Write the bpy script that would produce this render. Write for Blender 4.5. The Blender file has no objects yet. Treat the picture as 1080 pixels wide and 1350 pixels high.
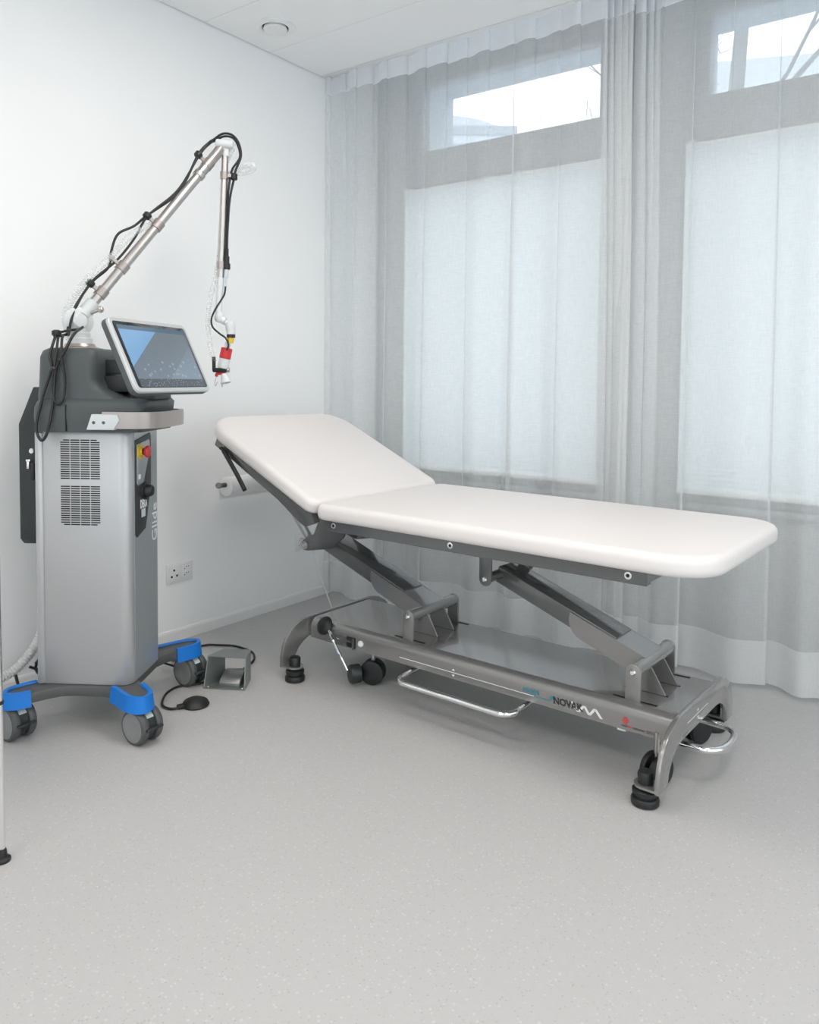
import bpy, bmesh, math, random
from mathutils import Vector, Matrix

# ------------------------------------------------------------------ camera
scene = bpy.context.scene
COL = scene.collection
F_PX, YAW, PITCH, ROLL, PPY = 1032.02, 0.631861, 0.0482943, 0.0096204, 550.87
cam_d = bpy.data.cameras.new('camera')
cam = bpy.data.objects.new('camera', cam_d)
COL.objects.link(cam)
fw = Vector((-math.sin(YAW) * math.cos(PITCH), math.cos(YAW) * math.cos(PITCH), -math.sin(PITCH)))
rt = Vector((math.cos(YAW), math.sin(YAW), 0))
up = rt.cross(fw)
rt2 = math.cos(ROLL) * rt + math.sin(ROLL) * up
up2 = -math.sin(ROLL) * rt + math.cos(ROLL) * up
M = Matrix((rt2, up2, -fw)).transposed().to_4x4()
M.translation = Vector((2.7045, -2.9036, 1.1046))
cam.matrix_world = M
cam_d.sensor_fit = 'HORIZONTAL'
cam_d.sensor_width = 36
cam_d.lens = F_PX / 1080 * 36
cam_d.shift_y = -(675 - PPY) / 1080
cam_d.clip_start = 0.05
scene.camera = cam

# ------------------------------------------------------------------ sky, exposure
SKY = 2.0
world = bpy.data.worlds.new('overcast_sky')
scene.world = world
world.use_nodes = True
bg = world.node_tree.nodes['Background']
bg.inputs[0].default_value = (0.91, 0.965, 1.0, 1)
bg.inputs[1].default_value = SKY
LAMP = 10.9
vs = scene.view_settings
vs.view_transform = 'Standard'
vs.look = 'None'
vs.gamma = 1
vs.use_curve_mapping = False
vs.exposure = 0.13
scene.cycles.max_bounces = 14
scene.cycles.transparent_max_bounces = 24
scene.cycles.diffuse_bounces = 9
scene.cycles.transmission_bounces = 8

# ------------------------------------------------------------------ materials
def newmat(name):
    m = bpy.data.materials.new(name)
    m.use_nodes = True
    nt = m.node_tree
    return m, nt, nt.nodes['Principled BSDF']

def N(nt, t, **kw):
    n = nt.nodes.new(t)
    for k, v in kw.items():
        setattr(n, k, v)
    return n

def mat(name, col, rough=0.5, metal=0.0, spec=0.5, bump=0.0, bscale=200.0, var=0.0, vscale=4.0, coat=0.0, emit=None):
    m, nt, b = newmat(name)
    b.inputs['Base Color'].default_value = (*col, 1)
    b.inputs['Roughness'].default_value = rough
    b.inputs['Metallic'].default_value = metal
    b.inputs['Specular IOR Level'].default_value = spec
    if coat:
        b.inputs['Coat Weight'].default_value = coat
        b.inputs['Coat Roughness'].default_value = 0.03
    tc = N(nt, 'ShaderNodeTexCoord')
    if bump:
        no = N(nt, 'ShaderNodeTexNoise')
        no.inputs['Scale'].default_value = bscale
        no.inputs['Detail'].default_value = 3
        bu = N(nt, 'ShaderNodeBump')
        bu.inputs['Strength'].default_value = bump
        bu.inputs['Distance'].default_value = 0.002
        nt.links.new(tc.outputs['Object'], no.inputs['Vector'])
        nt.links.new(no.outputs['Fac'], bu.inputs['Height'])
        nt.links.new(bu.outputs['Normal'], b.inputs['Normal'])
    if var:
        no = N(nt, 'ShaderNodeTexNoise')
        no.inputs['Scale'].default_value = vscale
        no.inputs['Detail'].default_value = 4
        mx = N(nt, 'ShaderNodeMix', data_type='RGBA')
        mx.inputs['A'].default_value = (*[max(0, c * (1 - var)) for c in col], 1)
        mx.inputs['B'].default_value = (*[min(1, c * (1 + var)) for c in col], 1)
        nt.links.new(tc.outputs['Object'], no.inputs['Vector'])
        nt.links.new(no.outputs['Fac'], mx.inputs['Factor'])
        nt.links.new(mx.outputs['Result'], b.inputs['Base Color'])
    if emit:
        b.inputs['Emission Color'].default_value = (*emit[0], 1)
        b.inputs['Emission Strength'].default_value = emit[1]
    return m

def sheer(name, cover, col=(0.86, 0.87, 0.87), weave=0.12):
    m = bpy.data.materials.new(name)
    m.use_nodes = True
    nt = m.node_tree
    nt.nodes.clear()
    out = N(nt, 'ShaderNodeOutputMaterial')
    tr = N(nt, 'ShaderNodeBsdfTransparent')
    di = N(nt, 'ShaderNodeBsdfDiffuse')
    tl = N(nt, 'ShaderNodeBsdfTranslucent')
    di.inputs['Color'].default_value = (*col, 1)
    tl.inputs['Color'].default_value = (*col, 1)
    m1 = N(nt, 'ShaderNodeMixShader')
    m1.inputs[0].default_value = 0.42
    nt.links.new(di.outputs[0], m1.inputs[1])
    nt.links.new(tl.outputs[0], m1.inputs[2])
    m2 = N(nt, 'ShaderNodeMixShader')
    tc = N(nt, 'ShaderNodeTexCoord')
    acc = None
    for sc in ((30, 30, 420), (420, 420, 30)):     # weft and warp slubs of the linen weave
        mp = N(nt, 'ShaderNodeMapping')
        mp.inputs['Scale'].default_value = sc
        no = N(nt, 'ShaderNodeTexNoise')
        no.inputs['Scale'].default_value = 1.0
        no.inputs['Detail'].default_value = 2
        nt.links.new(tc.outputs['Object'], mp.inputs['Vector'])
        nt.links.new(mp.outputs[0], no.inputs['Vector'])
        ma = N(nt, 'ShaderNodeMath', operation='MULTIPLY_ADD')
        ma.inputs[1].default_value = weave * 2
        nt.links.new(no.outputs['Fac'], ma.inputs[0])
        if acc is None:
            ma.inputs[2].default_value = cover - 2 * weave
        else:
            nt.links.new(acc.outputs[0], ma.inputs[2])
        acc = ma
    acc.use_clamp = True
    nt.links.new(acc.outputs[0], m2.inputs[0])
    nt.links.new(tr.outputs[0], m2.inputs[1])
    nt.links.new(m1.outputs[0], m2.inputs[2])
    nt.links.new(m2.outputs[0], out.inputs[0])
    return m

def floor_mat():
    m, nt, b = newmat('speckled_vinyl')
    tc = N(nt, 'ShaderNodeTexCoord')
    base = (0.485, 0.474, 0.468)
    prev = None
    for sc, thr, colr, seed in ((210, 0.93, (0.40, 0.395, 0.385), 0), (150, 0.90, (0.55, 0.54, 0.535), 5), (300, 0.86, (0.46, 0.45, 0.445), 9)):
        mp = N(nt, 'ShaderNodeMapping')
        mp.inputs['Location'].default_value = (seed, seed * 1.7, 0)
        vo = N(nt, 'ShaderNodeTexVoronoi')
        vo.inputs['Scale'].default_value = sc
        nt.links.new(tc.outputs['Object'], mp.inputs['Vector'])
        nt.links.new(mp.outputs[0], vo.inputs['Vector'])
        sep = N(nt, 'ShaderNodeSeparateColor')
        nt.links.new(vo.outputs['Color'], sep.inputs[0])
        gt = N(nt, 'ShaderNodeMath', operation='GREATER_THAN')
        gt.inputs[1].default_value = thr
        nt.links.new(sep.outputs[0], gt.inputs[0])
        ls = N(nt, 'ShaderNodeMath', operation='LESS_THAN')
        ls.inputs[1].default_value = 0.42
        nt.links.new(vo.outputs['Distance'], ls.inputs[0])
        mu = N(nt, 'ShaderNodeMath', operation='MULTIPLY')
        nt.links.new(gt.outputs[0], mu.inputs[0])
        nt.links.new(ls.outputs[0], mu.inputs[1])
        mx = N(nt, 'ShaderNodeMix', data_type='RGBA')
        if prev is None:
            no = N(nt, 'ShaderNodeTexNoise')
            no.inputs['Scale'].default_value = 60
            nt.links.new(tc.outputs['Object'], no.inputs['Vector'])
            m0 = N(nt, 'ShaderNodeMix', data_type='RGBA')
            m0.inputs['A'].default_value = (*[c * 0.965 for c in base], 1)
            m0.inputs['B'].default_value = (*[c * 1.035 for c in base], 1)
            nt.links.new(no.outputs['Fac'], m0.inputs['Factor'])
            prev = m0
        nt.links.new(mu.outputs[0], mx.inputs['Factor'])
        nt.links.new(prev.outputs['Result'], mx.inputs['A'])
        mx.inputs['B'].default_value = (*colr, 1)
        prev = mx
    nt.links.new(prev.outputs['Result'], b.inputs['Base Color'])
    b.inputs['Roughness'].default_value = 0.48
    b.inputs['Specular IOR Level'].default_value = 0.35
    return m

def glass_mat():
    m = bpy.data.materials.new('window_glass')
    m.use_nodes = True
    nt = m.node_tree
    nt.nodes.clear()
    out = N(nt, 'ShaderNodeOutputMaterial')
    tr = N(nt, 'ShaderNodeBsdfTransparent')
    tr.inputs[0].default_value = (0.985, 0.995, 0.995, 1)
    gl = N(nt, 'ShaderNodeBsdfGlossy')
    gl.inputs['Roughness'].default_value = 0.01
    mx = N(nt, 'ShaderNodeMixShader')
    mx.inputs[0].default_value = 0.035
    nt.links.new(tr.outputs[0], mx.inputs[1])
    nt.links.new(gl.outputs[0], mx.inputs[2])
    nt.links.new(mx.outputs[0], out.inputs[0])
    return m

def clear_plastic(name, cover, col):
    m = bpy.data.materials.new(name)
    m.use_nodes = True
    nt = m.node_tree
    b = nt.nodes['Principled BSDF']
    b.inputs['Base Color'].default_value = (*col, 1)
    b.inputs['Roughness'].default_value = 0.25
    tr = N(nt, 'ShaderNodeBsdfTransparent')
    mx = N(nt, 'ShaderNodeMixShader')
    mx.inputs[0].default_value = cover
    nt.links.new(tr.outputs[0], mx.inputs[1])
    nt.links.new(b.outputs[0], mx.inputs[2])
    nt.links.new(mx.outputs[0], nt.nodes['Material Output'].inputs[0])
    return m

def screen_mat():
    # picture on the display: blue wedge, blue-grey field, water drops, dark strip at the foot
    m, nt, b = newmat('display_picture')
    tc = N(nt, 'ShaderNodeTexCoord')
    sp = N(nt, 'ShaderNodeSeparateXYZ')
    nt.links.new(tc.outputs['Generated'], sp.inputs[0])
    def math_(op, a, bb, clamp=False):
        n = N(nt, 'ShaderNodeMath', operation=op)
        n.use_clamp = clamp
        for i, q in enumerate((a, bb)):
            if isinstance(q, (int, float)):
                n.inputs[i].default_value = q
            else:
                nt.links.new(q, n.inputs[i])
        return n.outputs[0]
    def mix(f, a, bb):
        n = N(nt, 'ShaderNodeMix', data_type='RGBA')
        nt.links.new(f, n.inputs['Factor'])
        for k, q in (('A', a), ('B', bb)):
            if isinstance(q, tuple):
                n.inputs[k].default_value = (*q, 1)
            else:
                nt.links.new(q, n.inputs[k])
        return n.outputs['Result']
    X, Y = sp.outputs['X'], sp.outputs['Y']
    diag = math_('SUBTRACT', Y, math_('MULTIPLY', X, 1.15))
    wedge = math_('GREATER_THAN', diag, 0.32)
    band = math_('MULTIPLY', math_('GREATER_THAN', diag, -0.42), math_('LESS_THAN', diag, 0.32))
    grey = mix(Y, (0.20, 0.27, 0.33), (0.14, 0.18, 0.21))
    c = mix(band, grey, mix(Y, (0.155, 0.20, 0.25), (0.13, 0.165, 0.185)))
    c = mix(wedge, c, mix(Y, (0.19, 0.40, 0.66), (0.17, 0.36, 0.60)))
    mp = N(nt, 'ShaderNodeMapping')
    mp.inputs['Scale'].default_value = (16, 10, 1)
    nt.links.new(tc.outputs['Generated'], mp.inputs['Vector'])
    vo = N(nt, 'ShaderNodeTexVoronoi')
    vo.inputs['Scale'].default_value = 1.0
    nt.links.new(mp.outputs[0], vo.inputs['Vector'])
    drop = math_('MULTIPLY', math_('LESS_THAN', vo.outputs['Distance'], 0.22), math_('LESS_THAN', Y, 0.48))
    c = mix(math_('MULTIPLY', drop, 0.45), c, (0.42, 0.52, 0.58))
    strip = math_('LESS_THAN', Y, 0.13)
    vo2 = N(nt, 'ShaderNodeTexVoronoi')
    vo2.inputs['Scale'].default_value = 3.0
    nt.links.new(mp.outputs[0], vo2.inputs['Vector'])
    sd = math_('LESS_THAN', vo2.outputs['Distance'], 0.25)
    c = mix(strip, c, mix(sd, (0.055, 0.07, 0.08), (0.25, 0.30, 0.33)))
    top = math_('GREATER_THAN', Y, 0.93)
    c = mix(top, c, (0.06, 0.12, 0.18))
    nt.links.new(c, b.inputs['Emission Color'])
    b.inputs['Emission Strength'].default_value = 0.9
    b.inputs['Base Color'].default_value = (0.02, 0.02, 0.025, 1)
    b.inputs['Roughness'].default_value = 0.12
    return m

MT = {}
MT['wall'] = mat('wall_paint', (0.885, 0.885, 0.88), 0.75, bump=0.05, bscale=320, var=0.01)
MT['ceil'] = mat('ceiling_panel_paint', (0.87, 0.865, 0.86), 0.7)
MT['ceil_gap'] = mat('ceiling_joint', (0.35, 0.35, 0.35), 0.9)
MT['floor'] = floor_mat()
MT['trim'] = mat('white_skirting', (0.82, 0.815, 0.80), 0.45)
MT['frame'] = mat('grey_window_frame', (0.34, 0.35, 0.36), 0.5)
MT['winwall'] = mat('grey_window_wall', (0.40, 0.41, 0.415), 0.8)
MT['jamb'] = mat('outer_render', (0.55, 0.60, 0.65), 0.9, var=0.05)
MT['glass'] = glass_mat()
MT['sheer'] = sheer('sheer_linen', 0.48, weave=0.055)
MT['hem'] = sheer('doubled_linen_hem', 0.80, weave=0.05)
MT['header'] = sheer('pleat_tape', 0.92, weave=0.03, col=(0.88, 0.89, 0.91))
MT['blind'] = None
MT['plastic_white'] = mat('white_plastic', (0.80, 0.80, 0.79), 0.35)
MT['mattress'] = mat('white_leatherette', (0.745, 0.705, 0.69), 0.42, bump=0.06, bscale=500)
MT['anthracite'] = mat('anthracite_metallic_paint', (0.125, 0.125, 0.125), 0.22, metal=0.35, coat=0.6)
MT['base_paint'] = mat('grey_metallic_paint', (0.27, 0.262, 0.255), 0.25, metal=0.5, coat=1.0)
MT['black'] = mat('black_rubber', (0.012, 0.013, 0.014), 0.45)
MT['dark_hole'] = mat('dark_recess', (0.01, 0.01, 0.01), 0.8)  # near-black colour stands in for the shade inside holes and slots
MT['chrome'] = mat('chrome', (0.85, 0.85, 0.85), 0.06, metal=1.0)
MT['steel'] = mat('brushed_steel', (0.55, 0.52, 0.50), 0.3, metal=1.0)
MT['taupe'] = mat('taupe_anodised', (0.42, 0.375, 0.355), 0.36, metal=0.75)
MT['silver'] = mat('silver_paint', (0.47, 0.47, 0.475), 0.34, metal=0.5)
MT['silver_front'] = mat('blue_silver_paint', (0.40, 0.43, 0.44), 0.3, metal=0.5)
MT['console'] = mat('slate_plastic', (0.068, 0.078, 0.08), 0.5, bump=0.04, bscale=900)
MT['case'] = mat('black_green_plastic', (0.018, 0.024, 0.025), 0.5)
MT['mount'] = mat('dark_plastic', (0.03, 0.032, 0.033), 0.45)
MT['plate'] = mat('grey_chassis', (0.085, 0.085, 0.085), 0.5, bump=0.08, bscale=700)
MT['blue'] = mat('blue_bumper', (0.0, 0.17, 0.60), 0.45, bump=0.1, bscale=150)
MT['tyre'] = mat('grey_tyre', (0.075, 0.078, 0.08), 0.5)
MT['hub'] = mat('grey_hub', (0.22, 0.225, 0.225), 0.5)
MT['castor_body'] = mat('castor_housing', (0.025, 0.03, 0.03), 0.4)
MT['sticker'] = mat('pale_label', (0.55, 0.62, 0.64), 0.5)
MT['white_part'] = mat('white_enamel', (0.64, 0.66, 0.66), 0.3)
MT['red'] = mat('red_plastic', (0.55, 0.02, 0.025), 0.35)
MT['yellow'] = mat('yellow_plate', (0.75, 0.50, 0.03), 0.45)
MT['screen'] = screen_mat()
MT['bezel'] = mat('bezel_glass', (0.015, 0.02, 0.025), 0.08)
MT['monitor_rim'] = mat('silver_rim', (0.55, 0.56, 0.56), 0.35, metal=0.3)
MT['cable'] = mat('black_cable', (0.012, 0.012, 0.013), 0.45)
MT['white_cable'] = mat('white_cable', (0.75, 0.74, 0.71), 0.4)
MT['clear_hose'] = clear_plastic('clear_ribbed_hose', 0.35, (0.80, 0.82, 0.82))
MT['hose'] = mat('pale_ribbed_hose', (0.62, 0.62, 0.61), 0.45)
MT['paper'] = mat('white_paper', (0.82, 0.82, 0.815), 0.85)
MT['paper_core'] = mat('brown_card_core', (0.10, 0.075, 0.04), 0.9)
MT['guard'] = mat('green_grey_steel', (0.26, 0.285, 0.28), 0.35, metal=0.6)
MT['pedal'] = mat('cast_pedal', (0.30, 0.30, 0.295), 0.35, metal=0.6)
MT['ink'] = mat('black_print', (0.02, 0.02, 0.022), 0.5)
MT['ink_white'] = mat('white_print', (0.80, 0.80, 0.80), 0.5)
MT['ink_teal'] = mat('teal_print', (0.01, 0.20, 0.28), 0.5)
MT['ink_red'] = mat('red_print', (0.60, 0.03, 0.03), 0.5)
MT['bark'] = mat('bare_bark', (0.26, 0.28, 0.30), 0.9, var=0.1)
MT['facade'] = mat('pale_facade', (0.62, 0.68, 0.74), 0.9, var=0.03)
MT['facade_dark'] = mat('blue_grey_band', (0.40, 0.46, 0.52), 0.7)
MT['lamp'] = mat('opal_diffuser', (0.8, 0.8, 0.8), 0.5, emit=((1.0, 0.93, 0.865), LAMP))

def blind_mat():
    m = bpy.data.materials.new('pleated_blind_fabric')
    m.use_nodes = True
    nt = m.node_tree
    nt.nodes.clear()
    out = N(nt, 'ShaderNodeOutputMaterial')
    di = N(nt, 'ShaderNodeBsdfDiffuse')
    di.inputs['Color'].default_value = (0.80, 0.83, 0.83, 1)
    tl = N(nt, 'ShaderNodeBsdfTranslucent')
    tl.inputs['Color'].default_value = (0.90, 0.92, 0.925, 1)
    mx = N(nt, 'ShaderNodeMixShader')
    mx.inputs[0].default_value = 0.58
    nt.links.new(di.outputs[0], mx.inputs[1])
    nt.links.new(tl.outputs[0], mx.inputs[2])
    nt.links.new(mx.outputs[0], out.inputs[0])
    return m
MT['blind'] = blind_mat()

# ------------------------------------------------------------------ mesh helpers
def link(o, parent=None, m=None):
    COL.objects.link(o)
    if parent is not None:
        o.parent = parent
    if m is not None:
        o.matrix_local = m
    return o

def obj(name, bm, material, parent=None, m=None, smooth=35):
    bmesh.ops.recalc_face_normals(bm, faces=bm.faces[:])
    me = bpy.data.meshes.new(name)
    bm.to_mesh(me)
    bm.free()
    me.materials.append(MT[material] if isinstance(material, str) else material)
    if smooth:
        me.shade_smooth()
        me.set_sharp_from_angle(angle=math.radians(smooth))
    return link(bpy.data.objects.new(name, me), parent, m)

def empty(name, loc=(0, 0, 0), rotz=0.0, parent=None):
    o = bpy.data.objects.new(name, None)
    o.empty_display_size = 0.1
    COL.objects.link(o)
    o.location = loc
    o.rotation_euler = (0, 0, rotz)
    if parent is not None:
        o.parent = parent
    return o

def tag(o, label=None, cat=None, group=None, kind=None):
    if label: o['label'] = label
    if cat: o['category'] = cat
    if group: o['group'] = group
    if kind: o['kind'] = kind
    return o

def nb():
    return bmesh.new()

def box(bm, x0, x1, y0, y1, z0, z1, bev=0.0, seg=2, m=None):
    b2 = bm if (not bev and m is None) else bmesh.new()
    vs_ = [b2.verts.new((x, y, z)) for x in (x0, x1) for y in (y0, y1) for z in (z0, z1)]
    for f in ((0, 1, 3, 2), (4, 6, 7, 5), (0, 4, 5, 1), (2, 3, 7, 6), (0, 2, 6, 4), (1, 5, 7, 3)):
        b2.faces.new([vs_[i] for i in f])
    if b2 is not bm:
        if bev:
            bmesh.ops.recalc_face_normals(b2, faces=b2.faces[:])
            bmesh.ops.bevel(b2, geom=b2.edges[:], offset=bev, segments=seg, affect='EDGES', profile=0.5)
        merge(bm, b2, m)
    return bm

def merge(bm, b2, m=None):
    if m is not None:
        bmesh.ops.transform(b2, matrix=m, verts=b2.verts[:])
    me = bpy.data.meshes.new('tmp')
    b2.to_mesh(me)
    b2.free()
    bm.from_mesh(me)
    bpy.data.meshes.remove(me)
    return bm

def prism(bm, poly, lo, hi, plane='xy', bev=0.0, seg=2, m=None):
    def P(p, h):
        return {'xy': (p[0], p[1], h), 'xz': (p[0], h, p[1]), 'yz': (h, p[0], p[1])}[plane]
    b2 = bmesh.new()
    n = len(poly)
    A = [b2.verts.new(P(p, lo)) for p in poly]
    B = [b2.verts.new(P(p, hi)) for p in poly]
    b2.faces.new(A)
    b2.faces.new(B[::-1])
    for i in range(n):
        b2.faces.new((A[i], B[i], B[(i + 1) % n], A[(i + 1) % n]))
    if bev:
        bmesh.ops.recalc_face_normals(b2, faces=b2.faces[:])
        caps = [e for e in b2.edges if len({v in A for v in e.verts}) == 1]
        bmesh.ops.bevel(b2, geom=caps, offset=bev, segments=seg, affect='EDGES', profile=0.5)
    return merge(bm, b2, m)

def loft(bm, rings, cap=True, closed=True):
    R = [[bm.verts.new(p) for p in r] for r in rings]
    n = len(R[0])
    for a, b in zip(R[:-1], R[1:]):
        for i in range(n if closed else n - 1):
            bm.faces.new((a[i], a[(i + 1) % n], b[(i + 1) % n], b[i]))
    if cap:
        bm.faces.new(R[0][::-1])
        bm.faces.new(R[-1])
    return bm

def rr(x0, x1, y0, y1, rad, n=8, inset=0.0):
    """rounded rectangle; rad = radii at (x1,y1),(x0,y1),(x0,y0),(x1,y0)"""
    if isinstance(rad, (int, float)):
        rad = (rad,) * 4
    pts = []
    for k, (cx, cy) in enumerate(((x1, y1), (x0, y1), (x0, y0), (x1, y0))):
        r = max(rad[k], 1e-4)
        ox = cx - r if cx == x1 else cx + r
        oy = cy - r if cy == y1 else cy + r
        rr_ = max(r - inset, 1e-4) if r > inset else 1e-4
        if r <= inset:
            ox = cx - inset if cx == x1 else cx + inset
            oy = cy - inset if cy == y1 else cy + inset
        for i in range(n + 1):
            t = math.radians(90 * k) + math.pi / 2 * i / n
            pts.append((ox + rr_ * math.cos(t), oy + rr_ * math.sin(t)))
    return pts

def rslab(bm, x0, x1, y0, y1, z0, z1, rad, re, n=8, ne=5, m=None, re_bot=None):
    re_bot = re if re_bot is None else re_bot
    rings = []
    for i in range(ne + 1):
        t = math.pi / 2 * i / ne
        rings.append([(p[0], p[1], z0 + re_bot * (1 - math.cos(t))) for p in rr(x0, x1, y0, y1, rad, n, re_bot * (1 - math.sin(t)))])
    for i in range(ne + 1):
        t = math.pi / 2 * i / ne
        rings.append([(p[0], p[1], z1 - re * (1 - math.sin(t))) for p in rr(x0, x1, y0, y1, rad, n, re * (1 - math.cos(t)))])
    b2 = bmesh.new()
    loft(b2, rings)
    return merge(bm, b2, m)

def catmull(pts, k=8, closed=False):
    pts = [Vector(p) for p in pts]
    n = len(pts)
    out = []
    rng = range(n if closed else n - 1)
    for i in rng:
        p0 = pts[(i - 1) % n] if closed or i > 0 else pts[0] * 2 - pts[1]
        p1, p2 = pts[i], pts[(i + 1) % n]
        p3 = pts[(i + 2) % n] if closed or i + 2 < n else pts[-1] * 2 - pts[-2]
        for j in range(k):
            t = j / k
            out.append(0.5 * ((2 * p1) + (p2 - p0) * t + (2 * p0 - 5 * p1 + 4 * p2 - p3) * t * t + (3 * p1 - p0 - 3 * p2 + p3) * t ** 3))
    if not closed:
        out.append(pts[-1])
    return out

def tube(bm, pts, r, n=10, smooth=0, closed=False, cap=True):
    pts = catmull(pts, smooth, closed) if smooth else [Vector(p) for p in pts]
    m = len(pts)
    rad = r if callable(r) else (lambda t: r)
    rings = []
    ref = None
    for i, p in enumerate(pts):
        if closed:
            d = (pts[(i + 1) % m] - pts[(i - 1) % m]).normalized()
        else:
            d = (pts[min(i + 1, m - 1)] - pts[max(i - 1, 0)]).normalized()
        if ref is None:
            ref = Vector((0, 0, 1)) if abs(d.z) < 0.9 else Vector((1, 0, 0))
        x = (ref - d * ref.dot(d)).normalized()
        y = d.cross(x)
        ref = x
        rr_ = rad(i / max(1, m - 1))
        rings.append([p + (x * math.cos(2 * math.pi * j / n) + y * math.sin(2 * math.pi * j / n)) * rr_ for j in range(n)])
    if closed:
        rings.append(rings[0])
        b2 = bmesh.new()
        loft(b2, rings, cap=False)
        bmesh.ops.remove_doubles(b2, verts=b2.verts[:], dist=1e-6)
        return merge(bm, b2)
    return loft(bm, rings, cap=cap)

def ribbed(bm, pts, r, pitch, n=10, depth=0.15, sub=10):
    pts = catmull(pts, sub)
    L = [0]
    for a, b in zip(pts[:-1], pts[1:]):
        L.append(L[-1] + (b - a).length)
    tot = L[-1]
    cnt = int(tot / pitch * 4)
    out = []
    j = 0
    for i in range(cnt + 1):
        s = tot * i / cnt
        while j < len(L) - 2 and L[j + 1] < s:
            j += 1
        t = (s - L[j]) / max(1e-9, L[j + 1] - L[j])
        out.append(pts[j].lerp(pts[j + 1], t))
    return tube(bm, out, lambda t: r * (1 - depth * (1 if int(round(t * cnt)) % 4 in (2, 3) else 0)), n)

def frame_z(p, d, ref=(0, 0, 1)):
    """matrix whose local z runs along d at p"""
    d = Vector(d).normalized()
    ref = Vector(ref)
    if abs(d.dot(ref)) > 0.98:
        ref = Vector((1, 0, 0))
    x = (ref - d * ref.dot(d)).normalized()
    y = d.cross(x)
    m = Matrix((x, y, d)).transposed().to_4x4()
    m.translation = Vector(p)
    return m

def lathe(bm, prof, n=24, m=None):
    b2 = bmesh.new()
    rings = [[(max(r, 1e-5) * math.cos(2 * math.pi * i / n), max(r, 1e-5) * math.sin(2 * math.pi * i / n), z) for i in range(n)] for r, z in prof]
    loft(b2, rings)
    return merge(bm, b2, m)

def cyl(bm, p, q, r, n=16, bev=0.0):
    p, q = Vector(p), Vector(q)
    h = (q - p).length
    prof = [(r, 0), (r, h)] if not bev else [(r - bev, 0), (r, bev), (r, h - bev), (r - bev, h)]
    return lathe(bm, prof, n, frame_z(p, q - p))

def text_bm(s, size, m, shear=0.0, extrude=0.0004, width=None, bold=0.0):
    cu = bpy.data.curves.new('t', 'FONT')
    cu.body = s
    cu.size = size
    cu.extrude = extrude
    cu.resolution_u = 2
    cu.shear = shear
    cu.offset = bold
    o = bpy.data.objects.new('t', cu)
    COL.objects.link(o)
    bpy.context.view_layer.update()
    me = bpy.data.meshes.new_from_object(o.evaluated_get(bpy.context.evaluated_depsgraph_get()))
    bpy.data.objects.remove(o)
    bm = bmesh.new()
    bm.from_mesh(me)
    bpy.data.meshes.remove(me)
    if width:
        xs = [v.co.x for v in bm.verts]
        k = width / (max(xs) - min(xs))
        bmesh.ops.scale(bm, vec=(k, 1, 1), verts=bm.verts[:])
    bmesh.ops.transform(bm, matrix=m, verts=bm.verts[:])
    return bm

def axes(o, x, y, z):
    m = Matrix((Vector(x), Vector(y), Vector(z))).transposed().to_4x4()
    m.translation = Vector(o)
    return m

def copy_tree(o, parent=None):
    c = o.copy()
    COL.objects.link(c)
    if parent is not None:
        c.parent = parent
    for ch in list(o.children):
        copy_tree(ch, c)
    return c

# ------------------------------------------------------------------ room shell
H = 2.6
RX, RY = 4.3, -4.4            # far right wall, wall behind the camera
WY = 0.47                     # inner face of the window wall
S = 'structure'
b = nb(); box(b, -0.15, RX + 0.15, RY - 0.15, WY + 0.4, -0.12, 0.0)
tag(obj('floor', b, 'floor', smooth=0), kind=S)
b = nb(); box(b, -0.15, 0.0, RY - 0.15, WY + 0.4, 0.0, 2.80)
tag(obj('wall_left', b, 'wall', smooth=0), kind=S)
BX0, BX1, BZ0, BZ1 = 0.9, 4.0, 0.12, 2.45  # opening for the added back window
b = nb()
box(b, 0.0, BX0, RY - 0.15, RY, 0.0, 2.80); box(b, BX1, RX, RY - 0.15, RY, 0.0, 2.80)
box(b, BX0, BX1, RY - 0.15, RY, 0.0, BZ0); box(b, BX0, BX1, RY - 0.15, RY, BZ1, 2.80)
tag(obj('wall_back', b, 'wall', smooth=0), kind=S)
# right wall with an opening for the added side window, outside the frame
QY0, QY1, QZ0, QZ1 = -3.9, -0.15, 0.12, 2.45
b = nb()
box(b, RX, RX + 0.15, RY - 0.15, QY0, 0, 2.8)
box(b, RX, RX + 0.15, QY1, WY + 0.4, 0, 2.8)
box(b, RX, RX + 0.15, QY0, QY1, 0, QZ0)
box(b, RX, RX + 0.15, QY0, QY1, QZ1, 2.8)
tag(obj('wall_right', b, 'wall', smooth=0), kind=S)

# ceiling: slab plus long metal panels running parallel to the window wall
b = nb(); box(b, -0.15, RX + 0.15, RY - 0.15, 0.012, H + 0.02, H + 0.2)
ceiling = tag(obj('ceiling', b, 'ceil_gap', smooth=0), kind=S)
b = nb(); box(b, 0.0, RX, 0.0125, WY, 2.74, 2.80)
tag(obj('ceiling_recess', b, 'wall', smooth=0), kind=S)
y1 = 0.013
y0 = -0.33
first = None
while y1 > RY + 0.02:
    b = nb(); box(b, 0.006, RX - 0.004, max(y0, RY) + 0.0012, y1 - 0.0012, H, H + 0.02, bev=0.001, seg=1)
    obj('ceiling_panel', b, 'ceil', ceiling, smooth=0)
    y1, y0 = y0, y0 - 0.375

# skirting
b = nb()
prism(b, [(0.0, 0.0), (0.010, 0.0), (0.010, 0.040), (0.007, 0.048), (0.0, 0.050)], RY, WY, 'xz')
tag(obj('baseboard_left', b, 'trim', smooth=0), kind=S)
b = nb(); box(b, 0.0, RX, RY, RY + 0.01, 0.0, 0.05)
tag(obj('baseboard_back', b, 'trim', smooth=0), kind=S)
b = nb(); box(b, RX - 0.01, RX, RY, WY, 0.0, 0.05)
tag(obj('baseboard_right', b, 'trim', smooth=0), kind=S)

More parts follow.
